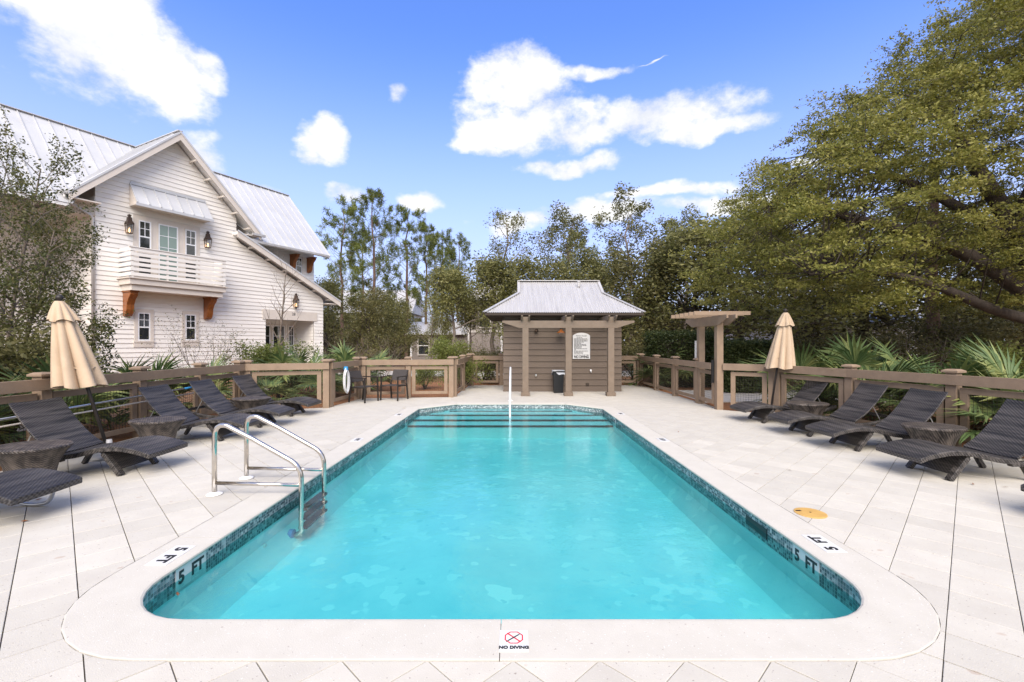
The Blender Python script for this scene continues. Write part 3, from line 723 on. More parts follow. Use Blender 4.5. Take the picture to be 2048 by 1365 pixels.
for fr in (True, False): 
    o = slope(fr).build('corrugated_sheet', 'galv', roof)
Dp = EY1-EY0
for side in (0, 1):
    hx = (GX0-EX0) if side == 0 else (EX1-GX1); hr_ = rise*gp; LL = math.hypot(hx, hr_)
    if side == 0: o_, ux, uy, un = Vector((EX0, EY1, EZ)), Vector((0,-1,0)), Vector((hx,0,hr_))/LL, Vector((-hr_,0,hx))/LL
    else: o_, ux, uy, un = Vector((EX1, EY0, EZ)), Vector((0,1,0)), Vector((-hx,0,hr_))/LL, Vector((hr_,0,hx))/LL
    yy = run*gp
    sheet([(0,0),(Dp,0),(Dp-yy,LL),(yy,LL)], o_, ux, uy, un).build('corrugated_sheet', 'galv', roof)
    gx = GX0 if side == 0 else GX1
    gb = MB(); y0 = EY0+run*gp; z0 = EZ+rise*gp; gb.prism([(y0+.05, z0-.02),(EY1-run*gp-.05, z0-.02),(RY, RZ-.05)], lambda p: (gx-.02+(.05 if side == 0 else -.05), p[0], p[1]), lambda p: (gx+.02+(.05 if side == 0 else -.05), p[0], p[1])); gb.build('gablet', 'brown_lap', roof)
def capb(a, b, w=.16): MB().beam(a, b, w, .022).build('ridge_cap', 'galv', roof)
capb((GX0-.03, RY, RZ+.014), (GX1+.03, RY, RZ+.014), .22)
for (x0, x1) in ((EX0, GX0), (EX1, GX1)):
    for (y0, y1) in ((EY0, EY0+run*gp), (EY1, EY1-run*gp)): capb((x0, y0, EZ+.02), (x1, y1, EZ+rise*gp+.022), .13)
    for (y0, y1) in ((EY0+run*gp, RY), (EY1-run*gp, RY)): capb((x1, y0, EZ+rise*gp+.018), (x1, y1, RZ+.016), .09)
MB().lathe([(.045,0),(.045,.16),(.06,.165),(.06,.19),(.001,.2)], 14, cx=2.25, cy=1.05).build('vent_pipe', 'galv', roof).location.z = EZ+rise*.80
for y_ in (EY0, EY1-.03): MB().box(EX0+.02, EX1-.02, y_+.01, y_+.04, EZ-.085, EZ-.016).build('fascia', 'brown_dark', roof)
# fittings on the wall
lampo = MB().lathe([(.02,.10),(.03,.09),(.05,.06),(.14,.0),(.145,-.012)], 20, cap=False).build('wall_lamp', 'copperwood', bh, smooth=True); lampo.location = (1.50, -.30, 1.885)
MB().tube([(0,0,.10),(0,.05,.16),(0,.18,.17),(0,.27,.12)], .012, 8).build('lamp_arm', 'bronze', lampo)
MB().lathe([(.135,-.004),(.135,-.008),(.001,-.008)], 18, cap=False).build('lamp_reflector', 'white', lampo)
sp = MB().lathe([(.02,0),(.05,.03),(.055,.09),(.02,.1)], 12).build('spot_lamp', 'bronze', bh, smooth=True); sp.location = (.70, -.09, 1.93); sp.rotation_euler = (R(70), 0, R(30))
for (x, z, mt) in ((.72, .52, 'steel'), (2.47, .67, 'vinyl')):
    t_ = MB().tube([(x,-.02,z),(x,-.09,z),(x+.015,-.10,z-.05)], .014, 8).build('tap', mt, bh, smooth=True); MB().lathe([(.03,0),(.03,.012),(.001,.014)], 10).build('tap_wheel', mt, t_).matrix_local = frame_mtx(X_, Z_, -Y_, (x, -.09, z+.015))
MB().box(2.32, 2.42, -.06, -.027, .20, .27).build('outlet_box', 'brown_dark', bh)
# rules sign
sg = thing('rules_sign', 'white pool rules sign with arched top on the bathhouse wall', 'sign', (2.175, 14.57, 1.05))
W2 = .275; poly = [(-W2,0),(W2,0),(W2,.74)]+[(W2*math.cos(t)*.98, .74+.095*math.sin(t)**1.3) for t in [i*math.pi/12 for i in range(1, 12)]]+[(-W2,.74)]
MB().prism(poly, lambda p: (p[0], -.0, p[1]), lambda p: (p[0], .02, p[1])).build('board', 'signtile', sg)
def sgt(s, size, z, sx=1, b=0): text(s, size, 'black', sg, frame_mtx(X_, Z_, -Y_, (0, -.0015, z)), sx=sx, bold=b)
sgt('POOL RULES', .062, .735, .95); sgt('NO DIVING', .112, .06, .80, .005)
ln = MB(); random.seed(3); z = .675
for row, wdt in enumerate((.62,.92,.96,.90,.66,.48,.86,.84,.52,.5,.88,.16,.92,.62,.60)):
    x = -.235 if row else -.15
    xe = x+.47*wdt*(1 if row else .64)
    while x < xe-.02:
        wl = min(random.uniform(.028, .085), xe-x); ln.box(x, x+wl, -.0022, -.0005, z-.0085, z+.0085); x += wl+.012
    z -= .0355
ln.build('small_print', 'black', sg)
ln = MB(); x = -.24
while x < .23: wl = random.uniform(.015, .04); ln.box(x, min(x+wl, .24), -.0022, -.0005, .122, .136); x += wl+.016
ln.build('small_print', 'black', sg)
# bin
tb = thing('waste_bin', 'black plastic waste bin with a clear liner beside the middle post of the bathhouse', 'bin', (1.40, 14.27, 0))
MB().prism([(-.17,-.15),(.17,-.15),(.17,.15),(-.17,.15)], lambda p: (p[0]*.86, p[1]*.86, .0), lambda p: (p[0], p[1], .66)).build('bin_body', 'plastic_black', tb, bevel=.015)
MB().box(-.19, .19, -.17, .17, .64, .69).build('rim', 'plastic_black', tb, bevel=.012)
ll = MB(); pr = []
for k in range(29):
    t = 2*math.pi*k/28; c, s_ = math.cos(t), math.sin(t); sq = .2/max(abs(c), abs(s_)*1.1); pr.append((c*sq, s_*sq*.93, .60+.03*math.sin(5*t)+.04*math.sin(2*t)))
for k in range(28): ll.add([pr[k], pr[k+1], (pr[k+1][0]*.93, pr[k+1][1]*.93, .705), (pr[k][0]*.93, pr[k][1]*.93, .705)], [(0,1,2,3)])
ll.build('bin_liner', 'bag', tb, smooth=True)

# ------------------------------------------------------------------ white house (local x along the front, y into the house)
HA = math.atan2(.886, .463)
hs = thing('white_house', 'large cream clapboard house with white metal roofs and a balcony, left of the pool', 'house', (-13.5, 18.1, 0), HA)
wall = MB().box(-2.40, 7.06, .05, 1.0, 3.2, 3.25).build('wall', 'trim', hs)
E = .172
def board(mb, x0, x1, z0, z1, y, x0t=None, x1t=None):
    x0t = x0 if x0t is None else x0t; x1t = x1 if x1t is None else x1t
    V = [(x0,y+.02,z0),(x1,y+.02,z0),(x1,y-.026,z0),(x0,y-.026,z0),(x0t,y+.02,z1),(x1t,y+.02,z1),(x1t,y-.004,z1),(x0t,y-.004,z1)]
    return mb.add(V, [(0,1,2,3),(7,6,5,4),(3,2,6,7),(0,3,7,4),(1,0,4,5),(2,1,5,6)])
gm = lambda z: min(2.46, 9.62-z)
def rmax(z):
    w = min(7.10, 2.3+(6.18-z)/.475) if z < 6.18 else -9
    return max(gm(z), w)
for k in range(56):
    z0 = k*E; z1 = z0+E-.001
    if z0 > 9.5: break
    zt = min(z1, 9.58); L0, L1, R0, R1 = -gm(z0), -gm(zt), rmax(z0), rmax(zt)
    if z0 < 2.70: iv = [(L0, 3.84, L1, 3.84), (6.53, R0, 6.53, R1)]
    else: iv = [(L0, R0, L1, R1)]
    for (a, b, at_, bt_) in iv: board(MB(), a, b, z0, zt, 0, at_, bt_).build('clapboard', 'siding', wall)
    if z0 < 6.6:                         # side wall of the bay and right end wall
        s_ = MB(); s_.add([(-2.482,.021,z0),(-2.482,4.2,z0),(-2.464,.021,z1),(-2.464,4.2,z1),(-2.44,.021,z0),(-2.44,4.2,z0),(-2.44,.021,z1),(-2.44,4.2,z1)], [(0,2,3,1),(0,1,5,4),(2,6,7,3),(0,4,6,2),(1,3,7,5)]); s_.build('clapboard', 'siding', wall)
    if z0 < 3.5:
        s_ = MB(); s_.add([(7.122,.021,z0),(7.122,6,z0),(7.104,.021,z1),(7.104,6,z1),(7.08,.021,z0),(7.08,6,z0),(7.08,.021,z1),(7.08,6,z1)], [(0,1,3,2),(0,4,5,1),(2,3,7,6),(0,2,6,4),(1,5,7,3)]); s_.build('clapboard', 'siding', wall)
    if 3.0 < z0 < 6.3: board(MB(), 2.4, 7.0, z0, z1, .6).build('clapboard', 'siding', wall)      # upper wall behind the lower roof
    if z0 < 2.75: board(MB(), 3.84, 6.53, z0, z1, 1.5).build('clapboard', 'siding', wall)           # porch back
    if z0 < 2.75:
        s_ = MB(); s_.add([(6.508,.03,z0),(6.508,1.5,z0),(6.526,.03,z1),(6.526,1.5,z1)], [(0,2,3,1)]); s_.build('clapboard', 'siding', wall)
MB().box(3.70, 3.84, .025, 1.5, 0, 2.75).build('porch_side', 'trim', wall)
MB().box(3.84, 6.53, .03, 1.48, 2.76, 2.80).build('porch_ceiling', 'trim', wall)
MB().box(-2.43, 2.3, .06, .1, 0, 7.0).build('sheathing', 'trim', wall); MB().box(2.3, 6.95, .70, .75, 2.85, 6.4).build('sheathing', 'trim', wall)
MB().prism([(-2.4,6.9),(2.4,6.9),(0,9.45)], lambda p: (p[0], .06, p[1]), lambda p: (p[0], .1, p[1])).build('sheathing', 'trim', wall)
MB().box(-10, 7.2, 6.2, 6.4, 0, 6.5).build('rear_wall', 'siding', wall); MB().box(-10, -2.45, 3.0, 3.1, 0, 6.6).build('recessed_wall', 'siding', wall)
MB().prism([(.7,0),(6.3,0),(6.3,6.3),(3.0,9.7),(.7,7.2)], lambda p: (6.96, p[0], p[1]), lambda p: (7.02, p[0], p[1])).build('end_wall', 'siding', wall)
# roofs: slab + separate standing-seam panels
def panel(pts, n, parent, seam=.045):
    """pts: lower-left, lower-right, upper-right, upper-left (3-D) of one metal pan, with an upstanding seam on its left edge"""
    n = Vector(n).normalized(); P = [Vector(p) for p in pts]; t = n*.006
    mb = MB(); mb.add([p for p in P]+[p+t for p in P], [(3,2,1,0),(4,5,6,7),(0,1,5,4),(1,2,6,5),(2,3,7,6),(3,0,4,7)])
    d = (P[1]-P[0]).normalized()*.026
    Q = [P[0], P[0]+d, P[3]+d, P[3]]; mb.add([q+t for q in Q]+[q+n*seam for q in Q], [(4,5,6,7),(0,1,5,4),(1,2,6,5),(2,3,7,6),(3,0,4,7)])
    return mb.build('roof_panel', 'metalroof', parent)
mz = lambda s: 9.9-1.09*(3-s)
main = MB(); main.prism([(-.40, mz(-.40)-.13),(3, 9.9-.13),(3, 9.9-.01),(-.40, mz(-.40)-.01)], lambda p: (2.95, p[0], p[1]), lambda p: (7.22, p[0], p[1]))
main.prism([(-.40, mz(-.40)-.13),(3, 9.9-.13),(3, 9.9-.01),(-.40, mz(-.40)-.01)], lambda p: (-12.0, p[0], p[1]), lambda p: (-3.25, p[0], p[1]))
main.prism([(6.4, 6.0),(3, 9.9-.13),(3, 9.9-.01),(6.4, 6.12)], lambda p: (7.22, p[0], p[1]), lambda p: (-12, p[0], p[1]))
main.prism([(2.0, mz(2.0)-.13),(3, 9.9-.13),(3, 9.9-.01),(2.0, mz(2.0)-.01)], lambda p: (-3.25, p[0], p[1]), lambda p: (2.95, p[0], p[1]))
mroof = main.build('roof', 'white', hs)
pw = .415; x = -11.9
while x < 7.20:
    x1 = min(x+pw, 7.22)
    def slo(t):
        return -.42 if abs(t) > 3.18 else max(-.42, (3.22-abs(t))/1.09-.30)
    a, b = slo(x), slo(x1)
    panel([(x,a,mz(a)),(x1,b,mz(b)),(x1,3.0,9.9),(x,3.0,9.9)], (0,-1.09,1), mroof); x = x1
MB().beam((-12,3.0,9.925),(7.22,3.0,9.925),.2,.03).build('ridge_cap', 'metalroof', mroof)
# gable bay roof
groof = MB()
for sx in (-1, 1):
    groof.prism([(0,9.85),(sx*3.25,6.6),(sx*3.25,6.47),(0,9.68)], lambda p: (p[0], -.45, p[1]), lambda p: (p[0], 3.0, p[1]))
groof = groof.build('roof', 'white', hs)
y = -.46
while y < 3.2:
    y1 = y+.42
    panel([(-3.28,y1,6.585),(-3.28,y,6.585),(0,y,9.865),(0,y1,9.865)], (-1,0,1), groof); panel([(3.28,y,6.585),(3.28,y1,6.585),(0,y1,9.865),(0,y,9.865)], (1,0,1), groof); y = y1
MB().beam((0,-.47,9.895),(0,3.2,9.895),.18,.03).build('ridge_cap', 'metalroof', groof)
for sx in (-1, 1):
    MB().prism([(0,9.80),(sx*3.30,6.50),(sx*3.30,6.24),(0,9.53)], lambda p: (p[0], -.485, p[1]), lambda p: (p[0], -.452, p[1])).build('rake_board', 'trim', groof)
    MB().prism([(0,9.875),(sx*3.32,6.555),(sx*3.32,6.47),(0,9.79)], lambda p: (p[0], -.505, p[1]), lambda p: (p[0], -.486, p[1])).build('drip_edge', 'metalroof', groof)
    for k in range(1, 6) if sx > 0 else ():
        t = sx*k*.56; MB().box(t-.03, t+.03, -.45, -.02, 9.45-abs(t), 9.52-abs(t)).build('lookout', 'trim', groof)
    MB().box(min(sx*2.44, sx*3.22), max(sx*2.44, sx*3.22), -.44, 3.0, 6.36, 6.40).build('soffit', 'trim', groof)
MB().box(-3.24,-2.44,.0,3.0,6.0,6.36).build('soffit_box', 'trim', groof)
gl = MB(); gl.prism([(-3.42,6.60),(-3.42,6.50),(-3.38,6.46),(-3.32,6.46),(-3.28,6.50),(-3.28,6.60),(-3.30,6.60),(-3.30,6.52),(-3.40,6.52),(-3.40,6.60)], lambda p: (p[0], -.42, p[1]), lambda p: (p[0], 3.0, p[1]))
gut = gl.build('gutter', 'galv', groof)
MB().tube([(-3.35,-.30,6.47),(-3.35,-.30,6.36),(-3.15,-.20,6.22),(-2.62,-.07,6.0),(-2.54,-.06,5.9),(-2.54,-.06,.2)], .045, 10).build('downspout', 'galv', gut, smooth=True)
g2 = MB().box(2.9, 3.5, -.55, -.43, 6.40, 6.50).build('gutter', 'galv', groof); MB().tube([(3.3,-.5,6.42),(3.3,-.3,6.2),(3.3,-.25,5.95)], .04, 8).build('downspout', 'galv', g2)
# lower wing roof
wz = lambda t: 6.46-.475*(t-2.3)
wr = MB().prism([(2.3,wz(2.3)),(7.85,wz(7.85)),(7.85,wz(7.85)-.14),(2.3,wz(2.3)-.14)], lambda p: (p[0],-.42,p[1]), lambda p: (p[0],.62,p[1])).build('roof', 'white', hs)
y = -.43
while y < .6: panel([(7.88,y,wz(7.88)+.012),(7.88,y+.35,wz(7.88)+.012),(2.3,y+.35,wz(2.3)+.012),(2.3,y,wz(2.3)+.012)], (.475,0,1), wr); y += .35
MB().prism([(2.26,wz(2.26)-.04),(7.89,wz(7.89)-.04),(7.89,wz(7.89)-.28),(2.26,wz(2.26)-.28)], lambda p: (p[0],-.455,p[1]), lambda p: (p[0],-.421,p[1])).build('rake_board', 'trim', wr)
MB().prism([(2.26,wz(2.26)+.03),(7.91,wz(7.91)+.03),(7.91,wz(7.91)-.05),(2.26,wz(2.26)-.05)], lambda p: (p[0],-.475,p[1]), lambda p: (p[0],-.456,p[1])).build('drip_edge', 'metalroof', wr)
for k in range(6):
    t = 3.0+k*.85; MB().box(t-.03, t+.03, -.42, -.02, wz(t)-.29, wz(t)-.22).build('lookout', 'trim', wr)
MB().box(7.12, 7.81, -.41, .6, wz(7.81)-.22, wz(7.81)-.18).build('soffit', 'trim', wr)
MB().box(3.0, 7.1, -.46, -.40, 6.10, 6.20).build('gutter', 'galv', mroof)
# windows
def window(x0, x1, z0, z1, y, parent, glass='glass', nx=2, nz=2, sash=True, trim=.10, door=False):
    w = MB(); w.box(x0-trim, x1+trim, y-.045, y-.023, z1, z1+trim*1.2); w.box(x0-trim, x0, y-.044, y-.023, z0, z1); w.box(x1, x1+trim, y-.044, y-.023, z0, z1)
    if not door: w.box(x0-trim-.02, x1+trim+.02, y-.06, y-.023, z0-.07, z0)
    win = w.build('door' if door else 'window', 'trim', parent)
    f = MB(); fw = .045
    f.box(x0, x1, y-.04, y-.024, z0, z0+fw); f.box(x0, x1, y-.04, y-.024, z1-fw, z1); f.box(x0, x0+fw, y-.039, y-.024, z0+fw, z1-fw); f.box(x1-fw, x1, y-.039, y-.024, z0+fw, z1-fw)
    f.build('sash', 'vinyl', win)
    zm = z0+(z1-z0)*.48 if sash else z0
    zs = [zm+(z1-zm)*i/nz for i in range(nz+1)]; xs = [x0+fw+(x1-x0-2*fw)*i/nx for i in range(nx+1)]
    m = MB()
    for q in xs[1:-1]: m.box(q-.011, q+.011, y-.037, y-.024, zm, z1-fw)
    for q in zs[1:-1]: m.box(x0+fw, x1-fw, y-.0365, y-.024, q-.011, q+.011)
    if sash: m.box(x0+fw, x1-fw, y-.038, y-.024, zm-.025, zm+.025)
    m.build('muntin', 'vinyl', win)
    for i in range(nx):
        for j in range(nz): MB().box(xs[i], xs[i+1], y-.0285, y-.0245, max(zs[j], z0+fw), min(zs[j+1], z1-fw)).build('pane', glass, win)
    if sash: MB().box(x0+fw, x1-fw, y-.0285, y-.0245, z0+fw, zm).build('pane', 'glass', win)
    return win
MB().box(-1.36, .94, -.035, -.0235, 3.9, 6.34).build('door_surround', 'trim', hs)
window(-1.20, -.80, 5.0, 6.16, -.013, hs, nz=2, trim=.02); window(.38, .79, 5.0, 6.16, -.013, hs, nz=2, trim=.02)
MB().box(-1.18,-.82,-.045,-.037,4.1,4.95).build('lower_pane','glass',hs); MB().box(.40,.77,-.045,-.037,4.1,4.95).build('lower_pane','glass',hs)
window(-.56, .12, 3.92, 6.17, -.013, hs, glass='glassgreen', nx=2, nz=5, sash=False, trim=.02, door=True)
window(-1.22, -.82, 1.64, 2.70, 0, hs, trim=.11); window(.39, .79, 1.66, 2.72, 0, hs, trim=.11)
MB().box(-1.35,-.69,-.040,-.0235,1.40,1.57).build('apron', 'trim', hs); MB().box(.26,.92,-.040,-.0235,1.42,1.59).build('apron', 'trim', hs)
window(5.9, 6.25, 5.15, 6.0, .6, hs, trim=.06)
window(4.55, 5.08, .25, 2.45, 1.5, hs, nx=2, nz=4, sash=False, door=True, trim=.06); window(5.22, 5.90, .25, 2.45, 1.5, hs, nx=2, nz=4, sash=False, door=True, trim=.06); window(6.12, 6.44, .9, 2.45, 1.5, hs, nx=2, nz=3, sash=False, trim=.06)
MB().box(3.68, 6.70, -.05, -.0235, 2.68, 3.14).build('porch_header', 'trim', hs)
# awning
aw = MB(); aw.prism([(0,7.46),(-.0,6.72),(-.52,6.66),(-.52,6.60),(0,6.60)], lambda p: (-1.46, p[0]-.024, p[1]), lambda p: (1.14, p[0]-.024, p[1]))
aw = aw.build('awning', 'trim', hs)
for k in range(7):
    a, b = -1.48+2.64*k/7, -1.48+2.64*(k+1)/7; panel([(a,-.58,6.66),(b,-.58,6.66),(b,-.03,7.42),(a,-.03,7.42)], (0,-.76,.55), aw)
MB().box(-1.50,1.18,-.60,-.575,6.56,6.66).build('awning_trim', 'metalroof', aw); MB().box(-1.46,1.14,-.07,-.025,7.42,7.52).build('awning_flashing', 'metalroof', aw)
for x_ in (-1.47, 1.15): MB().prism([(-.03,7.42),(-.03,6.60),(-.57,6.60)], lambda p: (x_-.012, p[0], p[1]), lambda p: (x_+.012, p[0], p[1])).build('awning_side', 'trim', aw)
# balcony
bal = MB().box(-1.80, 1.52, -.86, -.0235, 3.66, 3.86).build('balcony', 'trim', hs); MB().box(-1.86, 1.58, -.92, -.0235, 3.861, 3.90).build('balcony_floor', 'trim', bal); MB().box(-1.72, 1.44, -.78, -.0235, 3.45, 3.658).build('fascia', 'trim', bal)
for k in range(6):
    z = 3.96+k*.178
    MB().box(-1.79, 1.51, -.87, -.845, z, z+.115).build('rail_slat', 'siding', bal)
    for x_ in (-1.79, 1.485): MB().box(x_, x_+.025, -.844, -.03, z, z+.115).build('rail_slat', 'siding', bal)
for x_ in (-1.74, -.65, .38, 1.42): MB().box(x_, x_+.06, -.843, -.79, 3.90, 4.98).build('baluster_post', 'siding', bal)
MB().box(-1.83, 1.55, -.90, -.80, 4.97, 5.0).build('cap_rail', 'siding', bal)
def bracket(x, y, ztop, h, dpt, wdt, parent):
    pr = [(0,0),(-dpt,0),(-dpt,-.10*h),(-dpt*.92,-.16*h),(-dpt*.70,-.30*h),(-dpt*.52,-.52*h),(-dpt*.50,-.72*h),(-dpt*.40,-.90*h),(-dpt*.22,-h),(0,-h)]
    b = MB().prism(pr, lambda p: (x-wdt/2, y+p[0], ztop+p[1]), lambda p: (x+wdt/2, y+p[0], ztop+p[1])).build('bracket', 'copperwood', parent, bevel=.012)
    MB().box(x-wdt*.62, x+wdt*.62, y-dpt*1.06, y, ztop-.001, ztop+.05).build('bracket_cap', 'copperwood', b)
    pr2 = [(p[0]*1.04, p[1]*1.0) for p in pr]; MB().prism(pr2, lambda p: (x-wdt*.13, y+p[0], ztop+p[1]), lambda p: (x+wdt*.13, y+p[0], ztop+p[1])).build('bracket_rib', 'copperwood', b)
for x_ in (-1.56, 1.20): bracket(x_, -.024, 3.40, .86, .56, .24, hs)
for x_ in (5.62, 6.62): bracket(x_, .58, 6.02, .75, .55, .16, hs)
def lantern(x, y, z, sc, ornate=False):
    l = MB(); l.lathe([(.10,.0),(.13,.34),(.135,.345)], 4, cap=False)
    root = bpy.data.objects.new('lantern', None); C.objects.link(root); root.parent = hs; root.location = (x, y-.16*sc, z); root.scale = (sc,)*3; root.rotation_euler = (0, 0, R(45))
    fr = MB()
    for k in range(4):
        a = R(90*k); fr.tube([(.11*math.cos(a), .11*math.sin(a), 0), (.15*math.cos(a), .15*math.sin(a), .36)], .011, 5)
    fr.lathe([(.12,-.02),(.12,.005),(.001,.005)], 4); fr.lathe([(.165,.355),(.165,.375),(.10,.48),(.085,.60),(.055,.62),(.05,.66),(.075,.67),(.075,.69),(.03,.72),(.001,.74)], 4 if not ornate else 8)
    if ornate: fr.lathe([(.001,-.14),(.02,-.10),(.045,-.02)], 8)
    fr.build('cage', 'bronze', root)
    l.build('glass', 'lampglass', root)
    MB().lathe([(.001,.02),(.03,.07),(.028,.12),(.001,.22)], 8).build('flame', 'flame', root)
    mt = MB(); mt.beam((.0,.0,.45), (.11,.11,.45), .03, .03); mt.build('mount', 'bronze', root)
lantern(-1.53, 0, 5.58, .95); lantern(1.19, 0, 5.55, .95); lantern(5.36, 0, 3.34, .95, True)
text('28', .20, 'black', hs, frame_mtx(X_, Z_, -Y_, (5.30, -.053, 2.98)))

# ------------------------------------------------------------------ houses among the trees behind
gh = thing('grey_house', 'grey shingled house half hidden behind the trees left of the bathhouse', 'house', (-6.0, 38, 0))
MB().box(-2.6, 2.1, 0, 5, 0, 2.25).build('wall', 'greysiding', gh); MB().box(2.1, 7.5, .8, 7, 0, 5.2).build('wall', 'greysiding', gh)
MB().prism([(-.45,2.2),(2.6,3.3),(2.6,3.4),(-.45,2.3)], lambda p: (-2.95, p[0], p[1]), lambda p: (2.09, p[0], p[1])).build('roof', 'galv', gh)
MB().prism([(1.7,5.15),(4.9,7.6),(8.0,5.15)], lambda p: (p[0], .4, p[1]), lambda p: (p[0], 7.4, p[1])).build('roof', 'galv', gh)
for (x0, x1, z0, z1, y) in ((-1.9,-1.1,.6,2.0,0),(3.1,4.0,2.9,4.4,.8),(5.6,6.5,2.9,4.4,.8),(5.6,6.5,.6,2.1,.8)):
    w_ = MB(); w_.box(x0-.12, x1+.12, y-.06, y-.001, z0-.12, z1+.14); w_ = w_.build('window', 'greytrim', gh); MB().box(x0, x1, y-.07, y-.061, z0, z1).build('pane', 'glass', w_); MB().box(x0, x1, y-.085, y-.071, (z0+z1)/2-.03, (z0+z1)/2+.03).build('sash_bar', 'white', w_)
MB().box(2.1, 7.5, .74, .799, 2.4, 2.62).build('band_board', 'greytrim', gh)
for x_ in (-2.62, 2.06, 4.9, 7.42): MB().box(x_, x_+.16, -.05 if x_ < 2 else .75, -.002 if x_ < 2 else .798, 0, 2.2 if x_ < 2 else 5.1).build('corner_board', 'white', gh)
wh2 = thing('pale_house', 'pale house with a dark porch glimpsed through the trees behind the right umbrella', 'house', (19.5, 27, 0))
MB().box(-3.2, 6, 1.6, 8, 0, 3.6).build('wall', 'white', wh2); MB().prism([(-.5,2.75),(4.8,5.4),(9,2.75)], lambda p: (-3.8, p[0], p[1]), lambda p: (6.5, p[0], p[1])).build('roof', 'metalroof', wh2)
for x_ in (-3.2, -1.2, 1.0, 3.2): MB().box(x_-.14, x_+.14, -.1, .18, 0, 2.7).build('porch_post', 'white', wh2)
MB().box(-3.5, 6, -.2, .25, 2.5, 2.78).build('porch_beam', 'white', wh2); MB().box(-1.9, -.9, 1.54, 1.598, .2, 2.2).build('door', 'glass', wh2)
wh3 = thing('far_house', 'distant white house behind the pines at the right end of the cream house', 'house', (-17, 52, 0))
MB().box(-4, 5, 0, 8, 0, 5).build('wall', 'white', wh3); MB().prism([(-.5,4.9),(4,8),(8.5,4.9)], lambda p: (-4.5, p[0], p[1]), lambda p: (5.5, p[0], p[1])).build('roof', 'galv', wh3)
for x_ in (-2.5, 0, 2.5): w_ = MB().box(x_-.5, x_+.5, -.06, -.001, 1, 2.6).build('window', 'white', wh3); MB().box(x_-.42, x_+.42, -.07, -.061, 1.08, 2.5).build('pane', 'glass', w_)
pth = MB().box(5.2, 16, 12.5, 15.5, -.069, -.05).build('path', 'road'); tag(pth, None, kind='structure')
rd = MB().box(-60, 40, 22, 26, -.069, -.055).build('road', 'road'); tag(rd, None, kind='structure')
mu = fill([(-8.5,2),(-6.2,2),(-6.1,10.3),(-4.4,10.9),(-4.2,12.8),(-1.6,13.0),(-1.5,16.6),(-.3,16.6),(-.3,19),(-8.5,19)], [], -.058).build('mulch_bed', 'straw'); tag(mu, None, kind='structure')
mu = fill([(7.0,6),(8.4,1),(10.5,1),(10,9),(8,12.3),(5.2,12.3),(4.95,10.7),(5.8,10.0)], [], -.058).build('mulch_bed', 'straw'); tag(mu, None, kind='structure')
mu = fill([(4.8,11.9),(5.2,12.4),(5.2,15.6),(7.5,15.6),(7.5,20),(3.3,20),(3.3,16.8),(4.7,16.7)], [], -.057).build('mulch_bed', 'straw'); tag(mu, None, kind='structure')

# ------------------------------------------------------------------ loungers
def strip(profile, y0, y1, th, mat, name, parent, bow=0):
    """slab following a side profile (x,z), from y0 to y1; bow lifts the middle slightly downwards"""
    mb = MB(); n = len(profile); ys = [y0, y0+(y1-y0)*.33, y0+(y1-y0)*.67, y1]; dz = [0, -bow, -bow, 0]
    V = []
    for x, z in profile:
        for y, d in zip(ys, dz): V.append((x, y, z+d))
    for x, z in profile:
        for y, d in zip(ys, dz): V.append((x, y, z+d-th))
    o = n*4; F = []
    for i in range(n-1):
        for j in range(3):
            a = i*4+j; F.append((a, a+1, a+5, a+4)); F.append((o+a+4, o+a+5, o+a+1, o+a))
        F.append((i*4, (i+1)*4, o+(i+1)*4, o+i*4)); F.append(((i+1)*4+3, i*4+3, o+i*4+3, o+(i+1)*4+3))
    F.append((0, o, o+1, 1)); F.append((1, o+1, o+2, 2)); F.append((2, o+2, o+3, 3)); e = (n-1)*4
    F.append((e+1, o+e+1, o+e, e)); F.append((e+2, o+e+2, o+e+1, e+1)); F.append((e+3, o+e+3, o+e+2, e+2))
    return mb.add(V, F).build(name, mat, parent, bevel=.008)
def curve(pts, k=5):
    out = []; n = len(pts)
    for i in range(n-1):
        p0, p1, p2, p3 = pts[max(i-1, 0)], pts[i], pts[i+1], pts[min(i+2, n-1)]
        for j in range(k):
            t = j/k; out.append(tuple(.5*((2*p1[c])+(-p0[c]+p2[c])*t+(2*p0[c]-5*p1[c]+4*p2[c]-p3[c])*t*t+(-p0[c]+3*p1[c]-3*p2[c]+p3[c])*t**3) for c in range(len(p1))))
    return out+[tuple(pts[-1])]
HW = .325
